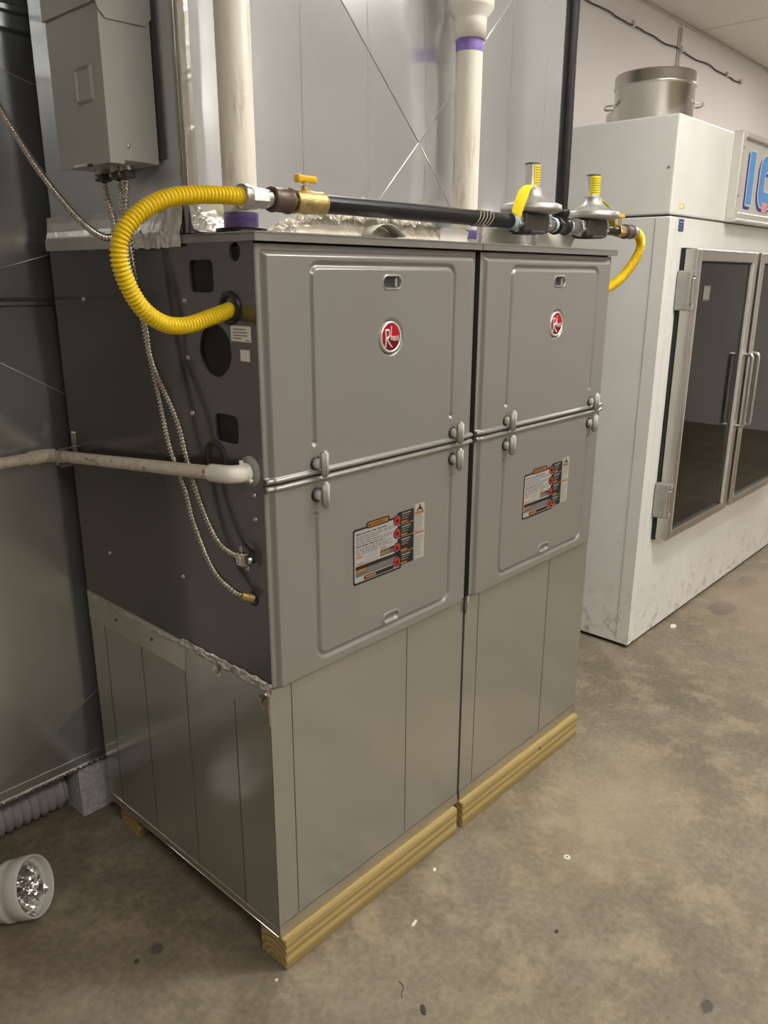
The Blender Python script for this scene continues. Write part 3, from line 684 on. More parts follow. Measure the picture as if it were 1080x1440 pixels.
# ------------------------------------------------------------------ return duct behind the furnaces
RX0, RX1, RY0, RY1 = -0.33, 1.72, 0.800, 1.138
B = thing('return_duct', 'big dark galvanized return duct with creased panels behind the furnaces, against the back wall', 'duct', (0.7, 0.97, 0.18))
def creased(z0, z1, k):
    cx_, cz_ = (RX0+RX1)/2, (z0+z1)/2; c = (cx_, RY0-k, cz_)
    q = [(RX0, RY0, z0), (RX1, RY0, z0), (RX1, RY0, z1), (RX0, RY0, z1)]
    for a, b in ((0, 1), (1, 2), (2, 3), (3, 0)): part('creased_panel', MB().add([q[a], q[b], c], [(0, 1, 2)], 'galvanized_duct'), B)
    for p in q: part('cross_break', MB().tube([p, c], 0.0009, 'galvanized_duct', 6), B)
creased(0.180, 1.414, 0.032); creased(1.430, 1.985, 0.016); creased(2.030, 2.85, 0.008)
part('duct_shell', MB().box((RX0, RY0+0.002, 0.18), (RX0+0.002, RY1, 2.85), 'galvanized_duct').box((RX1-0.002, RY0+0.002, 0.18), (RX1, RY1, 2.85), 'galvanized_duct')
     .box((RX0, RY1-0.002, 0.18), (RX1, RY1, 2.85), 'galvanized_duct').box((RX0, RY0+0.002, 0.18), (RX1, RY1, 0.183), 'galvanized_duct').box((RX0, RY0+0.002, 2.848), (RX1, RY1, 2.85), 'galvanized_duct'), B)
part('joint_cleat', MB().box((RX0, RY0-0.008, 1.412), (RX1, RY0+0.004, 1.424), 'bare_steel_edge', 0.002, 1).box((RX0, RY0-0.004, 1.424), (RX1, RY0+0.004, 1.431), 'dark_seam'), B)
part('joint_band', MB().box((RX0, RY0-0.014, 1.984), (RX1, RY0+0.004, 2.022), 'galvanized_duct', 0.003, 1).box((RX0, RY0-0.024, 2.016), (RX1, RY0+0.004, 2.032), 'galvanized_duct', 0.003, 1), B)
hem = MB().box((RX0, RY0-0.006, 0.171), (RX1, RY0+0.004, 0.181), 'bare_steel_edge', 0.002, 1).box((RX0, RY0-0.003, 0.181), (RX1, RY0+0.003, 0.205), 'galvanized_duct', 0.001, 1)
part('bottom_hem', hem, B)
tw = MB(); n = 700; P = [(RX0+(1.9)*i/n, RY0-0.006+0.0022*math.cos(i*1.05), 0.176+0.0022*math.sin(i*1.05)) for i in range(n+1)]
tw.tube(P, 0.0022, 'foil_edge', 5)
part('twisted_edge', tw, B)
part('hanging_leg', MB().box((1.3, 0.95, 0), (1.5, 1.10, 0.18), 'block_grey', 0.004, 1), B)

# ------------------------------------------------------------------ pvc vents
v1 = thing('vent_pipe', 'cream plastic vent pipe with purple primer at its foot, beside the yellow valve', 'pipe', (0.056, 0.105, ZT), 'plastic vent pipes')
part('pipe', MB().lathe([(0.0302, 0.0), (0.0302, 1.24), (0.026, 1.24), (0.026, 0.9)], (0.056, 0.105, ZT), (0, 0, 1), 'pvc_pipe', 40), v1)
part('base_collar', MB().lathe([(0.046, 0.0), (0.046, 0.006), (0.031, 0.008)], (0.056, 0.105, ZT), (0, 0, 1), 'black_plastic', 40), v1)
part('primer_band', MB().lathe([(0.0308, 0.006), (0.0308, 0.030), (0.0304, 0.033)], (0.056, 0.105, ZT), (0, 0, 1), 'purple_primer', 40), v1)
v2x, v2y = 0.716, 0.105
v2 = thing('vent_pipe', 'cream plastic vent pipe with a wide white coupling and purple band near the top', 'pipe', (v2x, v2y, ZT), 'plastic vent pipes')
part('pipe', MB().lathe([(0.0302, 0.0), (0.0302, 0.46)], (v2x, v2y, ZT), (0, 0, 1), 'pvc_pipe', 40), v2)
part('primer_band', MB().lathe([(0.0309, 0.010), (0.0309, 0.030)], (v2x, v2y, ZT), (0, 0, 1), 'purple_primer', 40), v2)
part('primer_band', MB().lathe([(0.0307, 0.405), (0.0309, 0.432)], (v2x, v2y, ZT), (0, 0, 1), 'purple_primer', 40), v2)
part('coupling', MB().lathe([(0.031, 0.430), (0.0365, 0.430), (0.0365, 0.466), (0.0370, 0.474), (0.051, 0.490), (0.052, 0.494), (0.052, 0.590), (0.0445, 0.590), (0.0445, 1.24), (0.041, 1.24)], (v2x, v2y, ZT), (0, 0, 1), 'pvc_white', 44), v2, 'white reducing coupling')

# ------------------------------------------------------------------ gas piping
gy_, gz = 0.030, 1.607
G = thing('gas_pipe', 'black iron gas pipe with brass valve along the furnace tops, with tall black riser', 'pipe', (0.6, gy_, gz-0.02))
def gp(x, dz=0.0): return (x, gy_, gz+dz)
def hexnut(mb, x0, x1, r, mat): return mb.lathe([(0, 0), (r*0.92, 0), (r, 0.002), (r, x1-x0-0.002), (r*0.92, x1-x0), (0, x1-x0)], gp(x0), (1, 0, 0), mat, 6, False, 0.3)
part('black_pipe', MB().cyl(gp(0.180), gp(0.812), 0.0167, 'black_iron', 28), G)
part('threaded_nipple', MB().cyl(gp(0.040), gp(0.130), 0.0150, 'zinc_fitting', 20), G)
part('coupling', MB().lathe([(0.016, 0.0), (0.0205, 0.0), (0.0215, 0.004), (0.0205, 0.008), (0.0203, 0.034), (0.0225, 0.037), (0.0225, 0.042), (0.0195, 0.044), (0.016, 0.044)], gp(0.062), (1, 0, 0), 'brown_coupling', 28), G, 'brown reducer coupling')
vb = MB().lathe([(0.016, 0.0), (0.0195, 0.0), (0.0205, 0.003), (0.0195, 0.008), (0.0205, 0.030), (0.0195, 0.060), (0.0205, 0.066), (0.0195, 0.072), (0.016, 0.072)], gp(0.114), (1, 0, 0), 'brass', 24)
vl = part('shutoff_valve', vb, G, 'brass shut-off valve')
part('valve_stem', MB().cyl(gp(0.143, 0.018), gp(0.143, 0.034), 0.007, 'brass', 14).cyl(gp(0.143, 0.027), gp(0.143, 0.031), 0.0095, 'zinc_fitting', 6), vl)
hd = MB().box((0.122, gy_-0.006, gz+0.033), (0.170, gy_+0.006, gz+0.045), 'yellow_handle', 0.004, 3).box((0.121, gy_-0.0075, gz+0.032), (0.132, gy_+0.0075, gz+0.046), 'yellow_handle', 0.004, 3)
part('valve_handle', hd, vl, 'yellow valve handle')
part('pipe_nipple', MB().cyl(gp(0.945), gp(1.105), 0.0150, 'zinc_fitting', 20), G)
part('pipe_nipple', MB().cyl(gp(1.265), gp(1.36), 0.0140, 'black_iron', 20), G)
part('tee', MB().lathe([(0.015, 0.0), (0.0225, 0.0), (0.0235, 0.004), (0.0225, 0.010), (0.020, 0.014), (0.020, 0.044), (0.0225, 0.048), (0.0235, 0.054), (0.0225, 0.058), (0.015, 0.058)], gp(0.998), (1, 0, 0), 'black_iron', 26)
     .lathe([(0.019, 0.0), (0.020, 0.022), (0.0230, 0.026), (0.0235, 0.034), (0.0225, 0.038), (0.015, 0.038)], gp(1.027), (0, 0, 1), 'black_iron', 26), G)
part('riser_pipe', MB().cyl((1.027, gy_, gz+0.03), (1.020, gy_, ZC-0.02), 0.0167, 'black_iron', 28), G, 'tall black riser pipe')
part('seal_paste', MB().lathe([(0.0165, 0), (0.0185, 0.004), (0.018, 0.010), (0.0155, 0.012)], gp(0.985), (1, 0, 0), 'thread_sealant', 20), G)
part('seal_paste', MB().lathe([(0.0155, 0), (0.0195, 0.005), (0.0180, 0.014), (0.015, 0.016)], gp(1.056), (1, 0, 0), 'thread_sealant', 20), G)
part('seal_paste', MB().lathe([(0.0172, 0), (0.0195, 0.006), (0.019, 0.016), (0.016, 0.020)], gp(0.795), (1, 0, 0), 'thread_sealant', 20), G)
nt = MB(); hexnut(nt, 1.34, 1.372, 0.0185, 'brass'); part('end_valve', nt, G)
part('end_valve_key', MB().box((1.352, gy_-0.004, gz+0.016), (1.362, gy_+0.004, gz+0.040), 'brass', 0.002, 1).box((1.332, gy_-0.003, gz+0.036), (1.382, gy_+0.003, gz+0.046), 'yellow_handle', 0.002, 1), G)
part('end_coupling', MB().cyl(gp(1.37), gp(1.392), 0.0155, 'zinc_fitting', 20).lathe([(0.014, 0), (0.0205, 0), (0.0205, 0.006), (0.018, 0.010), (0.0195, 0.034), (0.0205, 0.038), (0.014, 0.040)], gp(1.388), (1, 0, 0), 'brown_coupling', 24), G)
tv = MB()
for k in range(5):
    a = 0.6*k; P = [(0.655+0.012*k+0.010*math.sin(q*0.7+a), gy_+0.0178*math.cos(q*0.63+a), gz+0.0178*math.sin(q*0.63+a)) for q in range(11)]; tv.tube(spline(P, 0.003), 0.0009, 'twine', 5)
tv.tube(spline([(0.665, 0.012, gz-0.014), (0.67, 0.008, gz-0.030), (0.66, 0.012, gz-0.044)], 0.003), 0.0009, 'twine', 5)
tw_o = lone('twine', tv, 'frayed pale twine tied round the black gas pipe by the second vent pipe', 'twine')

def regulator(x, label, turn, tagdir):
    r = thing('gas_regulator', label, 'regulator', (x, gy_, gz-0.03), 'gas pressure regulators')
    part('valve_body', MB().box((x-0.055, gy_-0.025, gz-0.024), (x+0.055, gy_+0.025, gz+0.022), 'cast_body', 0.006, 2).cyl(gp(x-0.066), gp(x+0.066), 0.0215, 'cast_body', 8)
         .box((x-0.035, gy_-0.030, gz-0.027), (x+0.030, gy_+0.030, gz-0.018), 'cast_body', 0.005, 2), r)
    for q in (x-0.072, x+0.056): hx = MB(); hexnut(hx, q, q+0.016, 0.0235, 'cast_aluminium'); part('end_nut', hx, r)
    fl = MB().lathe([(0.0, 0.020), (0.062, 0.022), (0.074, 0.026), (0.075, 0.033), (0.073, 0.035)], gp(x+0.004), (0, 0, 1), 'cast_aluminium', 36)
    fl.lathe([(0.073, 0.035), (0.074, 0.039), (0.066, 0.043), (0.045, 0.050), (0.028, 0.060), (0.0225, 0.070), (0.021, 0.080)], gp(x+0.004), (0, 0, 1), 'cast_aluminium', 36)
    part('diaphragm_housing', fl, r)
    part('spring_tower', MB().lathe([(0.0205, 0.078), (0.0190, 0.084), (0.0180, 0.130), (0.0175, 0.134)], gp(x), (0, 0, 1), 'clear_plastic', 28).lathe([(0.0185, 0.131), (0.0185, 0.135), (0.0, 0.1355)], gp(x), (0, 0, 1), 'grey_rubber', 28), r)
    lb = MB(); a0, a1 = turn; nn = 14; R_ = 0.0196
    def arc(b0, b1, z0, z1, rr, mat):
        n_ = max(2, int(nn*(b1-b0)/(a1-a0))); vs = []
        for i in range(n_+1):
            a = b0+(b1-b0)*i/n_
            for z in (z0, z1): vs.append((x+rr*math.cos(a), gy_+rr*math.sin(a), gz+z))
        lb.add(vs, [(2*i, 2*i+2, 2*i+3, 2*i+1) for i in range(n_)], mat, True)
    arc(a0, a1, 0.085, 0.1305, R_, 'yellow_tag')
    for k in range(7): arc(a0+0.15, a1-0.3-0.35*(k*37 % 3)/2, 0.0895+0.0057*k, 0.0908+0.0057*k, R_+0.0003, 'ink_black')
    part('rating_label', lb, r, 'yellow printed band')
    part('vent_screw', MB().cyl(gp(x-0.026*tagdir, 0.045), gp(x-0.026*tagdir, 0.078), 0.008, 'brass', 6), r)
    tg = MB()
    P = [(-0.018, 0.082), (-0.045, 0.072), (-0.072, 0.045), (-0.096, 0.010)] if tagdir > 0 else [(-0.020, 0.076), (-0.045, 0.066), (-0.070, 0.040), (-0.088, 0.004)]
    S_ = spline([(x+p[0]*tagdir, gy_-0.012-0.16*abs(p[0]), gz+p[1]) for p in P], 0.006); vs = []
    for i, p in enumerate(S_):
        w = 0.005+0.012*min(1, i/8); vs += [(p.x, p.y-w*0.5, p.z-w*0.35), (p.x, p.y+w, p.z+w*0.7), (p.x, p.y+w, p.z+w*0.7-0.0008), (p.x, p.y-w*0.5, p.z-w*0.35-0.0008)]
    tg.add(vs, [(i*4+j, i*4+(j+1) % 4, i*4+4+(j+1) % 4, i*4+4+j) for i in range(len(S_)-1) for j in range(4)], 'yellow_tag')
    part('warning_tag', tg, r, 'curled yellow tag')
    return r
regulator(0.882, 'gas regulator with clear tower and yellow label, beside the second vent pipe', (-2.3, -0.4), 1)
regulator(1.185, 'gas regulator with yellow banded tower, nearer the white freezer', (-3.0, -0.2), -1)

h1 = thing('gas_hose', 'thick yellow corrugated gas hose looping from the brass valve into the furnace side', 'hose', (-0.1, 0.05, 1.40), 'yellow gas hoses')
part('corrugated_hose', ribbed(MB(), [(0.004, 0.030, 1.607), (-0.030, 0.032, 1.607), (-0.075, 0.036, 1.605), (-0.128, 0.040, 1.598), (-0.172, 0.044, 1.580), (-0.208, 0.049, 1.549), (-0.220, 0.053, 1.515), (-0.211, 0.057, 1.475), (-0.184, 0.062, 1.432),
                                      (-0.145, 0.066, 1.406), (-0.100, 0.070, 1.400), (-0.045, 0.0745, 1.411), (0.010, 0.0755, 1.4255)], 0.0144, 0.0036, 0.0066, 'yellow_coating', 18), h1)
hx = MB(); hx.lathe([(0.0135, 0.0), (0.0200, 0.0), (0.0205, 0.003), (0.0205, 0.014), (0.019, 0.016)], gp(-0.002), (1, 0, 0), 'zinc_fitting', 26)
hexnut(hx, 0.010, 0.030, 0.0200, 'zinc_fitting'); hexnut(hx, 0.030, 0.050, 0.0175, 'zinc_fitting'); hx.cyl(gp(0.048), gp(0.064), 0.0145, 'zinc_fitting', 18)
part('end_nut', hx, h1)
h2 = thing('gas_hose', 'yellow corrugated gas hose curving down beside the white freezer', 'hose', (1.45, 0.03, 1.40), 'yellow gas hoses')
part('corrugated_hose', ribbed(MB(), [(1.440, 0.030, 1.607), (1.475, 0.030, 1.605), (1.500, 0.031, 1.590), (1.510, 0.034, 1.566), (1.500, 0.040, 1.535), (1.470, 0.048, 1.500), (1.430, 0.056, 1.470), (1.370, 0.065, 1.445), (1.284, 0.0755, 1.426)], 0.0144, 0.0036, 0.0066, 'yellow_coating', 14), h2)
hx = MB(); hexnut(hx, 1.424, 1.442, 0.0185, 'zinc_fitting'); hx.lathe([(0.0135, 0), (0.0185, 0), (0.0185, 0.012), (0.0150, 0.014)], gp(1.440), (1, 0, 0), 'zinc_fitting', 22); part('end_nut', hx, h2)

# ------------------------------------------------------------------ electrical box and conduits
BX0, BX1, BY0, BY1, BZ0, BZ1 = -0.096, PX0-0.004, 0.268, 0.452, 1.674, 2.06
E_ = thing('disconnect_box', 'grey steel electrical disconnect box with embossed cover, fixed to the plenum side', 'electrical box', ((BX0+BX1)/2, 0.36, BZ0))
part('body', MB().box((BX0+0.002, BY0+0.002, BZ0), (BX1, BY1-0.002, BZ1), 'box_paint', 0.0015, 1), E_)
# cover wraps front face and both sides slightly, notch at the bottom
cv = MB().box((BX0-0.0015, BY0, BZ0-0.004), (BX0+0.001, BY1, 1.945), 'box_paint', 0.001, 1)
cv.prism([(BX0-0.0015, BZ0-0.004), (BX0+0.026, BZ0-0.004), (BX0+0.026, BZ0+0.003), (BX1-0.002, BZ0+0.001), (BX1-0.002, 1.945), (BX0-0.0015, 1.945)], 1, BY0-0.001, BY0+0.001, 'box_paint')
co = part('cover', cv, E_)
em = rrect(0.330, 1.801, 0.058, 0.060, 0.007, 4); em2 = rrect(0.330, 1.801, 0.046, 0.048, 0.004, 4); n = len(em)
vs = [(BX0-0.0015, a, b) for a, b in em] + [(BX0-0.0062, a, b) for a, b in rrect(0.330, 1.801, 0.050, 0.052, 0.006, 4)] + [(BX0-0.0030, a, b) for a, b in em2]
part('embossed_square', MB().add(vs, [(i, (i+1) % n, n+(i+1) % n, n+i) for i in range(n)]+[(n+i, n+(i+1) % n, 2*n+(i+1) % n, 2*n+i) for i in range(n)]+[tuple(range(2*n, 3*n))], 'box_paint', False), co)
hood = MB().prism([(BX0-0.005, BZ1+0.004), (BX1, BZ1+0.004), (BX1, 1.909), (BX1-0.012, 1.896), (BX0+0.010, 1.894), (BX0-0.002, 1.907), (BX0-0.005, 1.914)], 1, BY0-0.0045, BY0-0.0015, 'box_paint')
hood.box((BX0-0.0055, BY0-0.0045, 1.918), (BX0-0.002, BY1+0.004, BZ1+0.004), 'box_paint', 0.001, 1).box((BX0-0.005, BY1+0.001, 1.94), (BX1, BY1+0.004, BZ1+0.004), 'box_paint').box((BX0-0.0055, BY0-0.0045, BZ1), (BX1, BY1+0.004, BZ1+0.004), 'box_paint')
part('rain_hood', hood, E_)
part('cover_tab', MB().box((BX0-0.003, 0.345, BZ0-0.003), (BX0-0.001, 0.395, BZ0+0.001), 'aluminium_white').box((BX0-0.004, 0.330, BZ0-0.006), (BX0-0.001, 0.345, BZ0-0.001), 'ink_black'), E_)
part('rivet', MB().lathe([(0.004, 0), (0.003, 0.002), (0, 0.002)], (-0.060, BY0-0.001, 1.700), (0, -1, 0), 'zinc_fitting', 10), E_)
part('mounting_plate', MB().box((BX1, BY0-0.020, BZ0+0.01), (PX0, BY1+0.006, BZ1), 'dark_seam'), E_)

def connector(mb, x, y, z): return mb.cyl((x, y, z-0.010), (x, y, z), 0.0125, 'zinc_fitting', 16).box((x-0.011, y-0.014, z-0.022), (x+0.011, y+0.014, z-0.008), 'cast_body', 0.003, 2).cyl((x-0.016, y, z-0.015), (x+0.016, y, z-0.015), 0.003, 'zinc_fitting', 8)
def conduit(pts, label, con, extra=None):
    o = thing('metal_conduit', label, 'conduit', pts[-1], 'flexible metal conduits')
    part('armored_sheath', ribbed(MB(), pts, 0.0074, 0.0042, 0.0070, 'conduit_steel', 10, 5), o)
    if con: part('connector', connector(MB(), *con), o)
    if extra: part('connector', extra, o)
    return o
e1 = MB().cyl((-0.022, 0.062, 0.964), (-0.001, 0.052, 0.957), 0.0095, 'zinc_fitting', 16).box((-0.024, 0.046, 0.950), (-0.008, 0.068, 0.976), 'zinc_fitting', 0.003, 2).cyl((-0.018, 0.058, 0.978), (-0.018, 0.058, 0.990), 0.004, 'screw_steel', 8).cyl((-0.015, 0.043, 0.944), (-0.015, 0.043, 0.952), 0.004, 'screw_steel', 8)
conduit([(-0.040, 0.314, 1.655), (-0.041, 0.325, 1.60), (-0.045, 0.325, 1.516), (-0.042, 0.287, 1.392), (-0.040, 0.276, 1.318), (-0.036, 0.213, 1.215), (-0.034, 0.188, 1.135), (-0.030, 0.155, 1.047), (-0.027, 0.112, 0.986), (-0.018, 0.058, 0.964)],
        'flexible metal conduit from the electrical box to the upper screw fitting on the furnace side', (-0.040, 0.314, BZ0), e1)
e2 = MB().cyl((-0.020, 0.058, 0.889), (-0.0005, 0.048, 0.880), 0.0095, 'brass', 16).lathe([(0.012, 0), (0.0145, -0.001), (0.012, -0.002)], (0, 0.048, 0.879), (1, 0, 0), 'dark_hole', 20)
conduit([(-0.040, 0.346, 1.655), (-0.038, 0.338, 1.595), (-0.036, 0.322, 1.490), (-0.034, 0.300, 1.358), (-0.034, 0.271, 1.250), (-0.034, 0.246, 1.153), (-0.033, 0.205, 1.075), (-0.032, 0.182, 1.006), (-0.030, 0.134, 0.927), (-0.024, 0.080, 0.894), (-0.010, 0.052, 0.884)],
        'flexible metal conduit from the electrical box to the lowest hole in the furnace side', (-0.040, 0.346, BZ0), e2)
conduit([(-0.040, 0.399, 1.655), (-0.040, 0.392, 1.620), (-0.042, 0.372, 1.585), (-0.050, 0.358, 1.558), (-0.060, 0.375, 1.550), (-0.068, 0.420, 1.568), (-0.080, 0.472, 1.608), (-0.094, 0.54, 1.673), (-0.101, 0.60, 1.736), (-0.110, 0.66, 1.807), (-0.125, 0.70, 1.87), (-0.15, 0.73, 1.96), (-0.17, 0.74, 2.10), (-0.18, 0.745, 2.4), (-0.18, 0.75, 2.7), (-0.18, 0.75, ZC-0.01)],
        'flexible metal conduit swinging from the electrical box up past the dark duct', (-0.040, 0.399, BZ0))

# ------------------------------------------------------------------ condensate drain
Dn = thing('drain_pipe', 'stained cream drain pipe with white elbow, strapped along the furnace side', 'pipe', (-0.04, 0.40, 1.05))
part('pipe', MB().cyl((-0.040, 0.090, 1.1300), (-0.040, 0.722, 1.066), 0.0133, 'drain_pvc', 24), Dn)
el = [(-0.040, 0.105, 1.1285), (-0.040, 0.080, 1.1310), (-0.039, 0.062, 1.1325), (-0.033, 0.049, 1.1335), (-0.022, 0.0435, 1.1335), (-0.004, 0.0425, 1.1335)]
P = spline(el, 0.003); part('elbow', MB().tube(P, [0.0168]*len(P), 'pvc_white', 24).lathe([(0.0175, 0), (0.0185, 0.002), (0.0185, 0.006), (0.0172, 0.008)], (-0.014, 0.0428, 1.1335), (1, 0, 0), 'pvc_white', 24)
     .cyl((-0.012, 0.026, 1.123), (-0.012, 0.022, 1.119), 0.004, 'pvc_white', 8).cyl((-0.016, 0.046, 1.150), (-0.016, 0.046, 1.157), 0.004, 'pvc_white', 8), Dn, 'clean white elbow fitting')
part('wall_plate', MB().lathe([(0.029, 0), (0.029, -0.0015), (0, -0.0015)], (0.0, 0.040, 1.135), (1, 0, 0), 'label_grey', 28), Dn)
part('corner_elbow', MB().tube(spline([(-0.040, 0.700, 1.0685), (-0.040, 0.735, 1.065), (-0.044, 0.752, 1.0635), (-0.058, 0.7605, 1.063), (-0.095, 0.7615, 1.0625)], 0.004), 0.0166, 'drain_pvc', 22), Dn)
part('pipe', MB().cyl((-0.080, 0.7615, 1.0625), (-0.95, 0.765, 1.055), 0.0133, 'drain_pvc', 24), Dn)
part('strap', MB().box((-0.058, 0.690, 1.045), (0.0, 0.702, 1.050), 'zinc_fitting').box((-0.058, 0.690, 1.045), (-0.0555, 0.702, 1.090), 'zinc_fitting').box((-0.058, 0.690, 1.087), (0.0, 0.702, 1.090), 'zinc_fitting')
     .box((-0.0025, 0.705, 1.040), (-0.0005, 0.727, 1.120), 'zinc_fitting', 0.0006, 1), Dn)

# ------------------------------------------------------------------ wrapping and scraps on the furnace tops
def crumpled_sheet(x0, x1, y0, y1, nx, ny, zf, seed, mat, amp):
    vs = []
    for i in range(nx+1):
        for j in range(ny+1):
            x = x0+(x1-x0)*i/nx; y = y0+(y1-y0)*j/ny
            r = abs(noise.noise((x*30+seed, y*40, seed)))*1.2+abs(noise.noise((x*75, y*80+seed, seed)))*0.6
            e = min(1, 4*min(i/nx, 1-i/nx, j/ny, 1-j/ny)); vs.append((x+0.006*noise.noise((y*50, x*9, seed)), y, max(ZT+0.0008, zf(x, y)*e+ZT+r*amp*e)))
    return MB().add(vs, [(i*(ny+1)+j, (i+1)*(ny+1)+j, (i+1)*(ny+1)+j+1, i*(ny+1)+j+1) for i in range(nx) for j in range(ny)], mat, False)
lone('plastic_wrap', crumpled_sheet(0.115, 0.660, 0.040, 0.150, 110, 24, lambda x, y: 0.024+0.048*math.exp(-((x-0.40)/0.13)**2)*sm((y-0.085)/0.05)+0.012*math.exp(-((x-0.17)/0.05)**2), 1.3, 'plastic_wrap', 0.030),
     'crumpled clear plastic wrapping lying under the black gas pipe', 'wrapping')
sc = MB(); vs = []
for i in range(15):
    q = i/14; x = 0.285+0.105*q; z = ZT+0.002+0.022*math.sin(PI*min(1, q*1.02))**0.8
    for y, dx in ((0.004, 0.0), (0.050, 0.016)): vs.append((x+dx, y, z))
sc.add(vs, [(2*i, 2*i+1, 2*i+3, 2*i+2) for i in range(14)], 'torn_paper', True)
o = lone('paper_scrap', sc, 'curled off-white paper scrap at the edge of the furnace top', 'paper')
md = o.modifiers.new('thick', 'SOLIDIFY'); md.thickness = 0.001
def scrap(pts, y, th, label, z=ZT):
    b = MB().prism(pts, 1, y, y+th, 'torn_paper'); return lone('board_scrap', b, label, 'scrap', 'torn board scraps')
scrap([(0.545, ZT+0.0005), (0.640, ZT+0.0005), (0.648, ZT+0.022), (0.625, ZT+0.028), (0.560, ZT+0.026), (0.545, ZT+0.020)], 0.040, 0.012, 'pale torn board scrap leaning behind the gas pipe by the second vent pipe')
scrap([(0.990, ZT+0.0005), (1.085, ZT+0.0005), (1.165, ZT+0.003), (1.200, ZT+0.044), (1.165, ZT+0.036), (1.120, ZT+0.038), (1.060, ZT+0.041), (0.985, ZT+0.036)], 0.075, 0.014, 'pale torn board scrap under the regulator nearer the freezer')
scrap([(0.760, ZT+0.0005), (0.950, ZT+0.0005), (0.955, ZT+0.040), (0.905, ZT+0.036), (0.850, ZT+0.043), (0.800, ZT+0.037), (0.765, ZT+0.041)], 0.085, 0.010, 'long pale torn board scrap under the first gas regulator')

# ------------------------------------------------------------------ things on the floor beside the duct
lone('concrete_block', MB().box((-0.048, 0.815, 0), (0.150, 1.00, 0.171), 'block_grey', 0.003, 1), 'speckled grey block propping up the dark duct', 'block')
lone('corrugated_duct', ribbed(MB(), [(-0.92, 0.925, 0.0665), (-0.5, 0.925, 0.0665), (-0.2, 0.925, 0.0665), (-0.062, 0.925, 0.0665)], 0.066, 0.010, 0.024, 'flex_hose_grey', 28, 6), 'fat grey corrugated hose lying on the floor under the dark duct', 'hose')
cp = Vector((-0.328, 0.592, 0.0)); ca = Vector((0.55, -0.70, 0.30)).normalized()
CP = thing('vent_hood', 'round white vent hood with foil inside, lying on its side on the floor', 'vent hood', cp)
R0 = 0.070; o_ = cp+Vector((0, 0, 0.073))-ca*0.05
part('ring_body', MB().lathe([(0.060, -0.06), (0.066, -0.055), (0.066, 0.030), (0.0705, 0.034), (0.0705, 0.046), (0.068, 0.050), (0.068, 0.064), (0.0715, 0.068), (0.0715, 0.100), (0.070, 0.103), (0.0675, 0.103), (0.0665, 0.098), (0.0665, 0.050)], o_, ca, 'cap_white', 44), CP)
part('inner_ring', MB().lathe([(0.0665, 0.082), (0.061, 0.084), (0.0595, 0.076), (0.061, 0.060)], o_, ca, 'cap_white', 40), CP)
fo = MB(); nx_ = ca.cross(Vector((0, 0, 1))).normalized(); ny_ = ca.cross(nx_); vs = []; N1, N2 = 10, 32
for i in range(N1+1):
    for k in range(N2):
        r = 0.0655*i/N1; a = 2*PI*k/N2; h = 0.078+0.034*noise.noise((r*75*math.cos(a)+3, r*28*math.sin(a), 5))-0.006*(1-i/N1)
        vs.append(o_+ca*h+(nx_*math.cos(a)+ny_*math.sin(a))*r)
fo.add(vs, [(i*N2+k, i*N2+(k+1) % N2, (i+1)*N2+(k+1) % N2, (i+1)*N2+k) for i in range(N1) for k in range(N2)], 'cap_foil', False)
part('foil_lining', fo, CP, 'crinkled shiny foil lining')
sd = -nx_ if (-nx_).dot(rgt) > 0 else nx_
cb = o_+ca*0.088+sd*0.0725; P = [cb-ny_*0.012, cb-ny_*0.012+sd*0.008, cb+sd*0.010, cb+ny_*0.012+sd*0.008, cb+ny_*0.012]
part('wire_clip', MB().tube(spline(P, 0.003), 0.0016, 'cap_white', 6), CP)

# ------------------------------------------------------------------ glass door ice freezer
FX0, FX1, FY0, FY1, FZ1 = 2.002, 3.90, 0.166, 1.130, 2.020
Z = thing('ice_freezer', 'tall white two-door ice freezer with glass doors and blue lettered sign, beside the furnaces', 'freezer', ((FX0+FX1)/2, 0.65, 0))
d1x, d2x = (2.135, 2.795), (2.835, 3.60); dz0, dz1 = 0.452, 1.580
cab = MB()
cab.box((FX0, FY0, 0.014), (FX0+0.06, FY1, 1.688), 'freezer_white', 0.004, 2).box((FX1-0.06, FY0, 0.014), (FX1, FY1, 1.688), 'freezer_white', 0.004, 2)
cab.box((FX0+0.06, FY1-0.06, 0.014), (FX1-0.06, FY1, 1.688), 'freezer_white').box((FX0+0.06, FY0+0.001, 0.014), (FX1-0.06, FY1-0.06, dz0+0.03), 'freezer_white').box((FX0+0.06, FY0+0.001, dz1-0.03), (FX1-0.06, FY1-0.06, 1.688), 'freezer_white')
cab.box((FX0+0.06, FY0+0.001, dz0+0.03), (d1x[0]+0.045, FY0+0.06, dz1-0.03), 'freezer_white').box((d2x[1]-0.045, FY0+0.001, dz0+0.03), (FX1-0.06, FY0+0.06, dz1-0.03), 'freezer_white')
part('cabinet', cab, Z)
part('mullion', MB().box((d1x[1]-0.035, FY0+0.002, dz0+0.03), (d2x[0]+0.035, FY0+0.05, dz1-0.03), 'gasket_black'), Z)
part('interior_liner', MB().box((FX0+0.061, FY1-0.07, dz0+0.031), (FX1-0.061, FY1-0.061, dz1-0.031), 'freezer_inner').box((FX0+0.061, FY0+0.065, dz0+0.031), (FX0+0.07, FY1-0.07, dz1-0.031), 'freezer_inner')
     .box((FX1-0.07, FY0+0.065, dz0+0.031), (FX1-0.061, FY1-0.07, dz1-0.031), 'freezer_inner').box((FX0+0.07, FY0+0.065, dz0+0.031), (FX1-0.07, FY1-0.07, dz0+0.04), 'freezer_inner').box((2.70, FY1-0.2, dz0+0.04), (2.92, FY1-0.07, dz1-0.031), 'label_grey', 0.004, 1), Z)
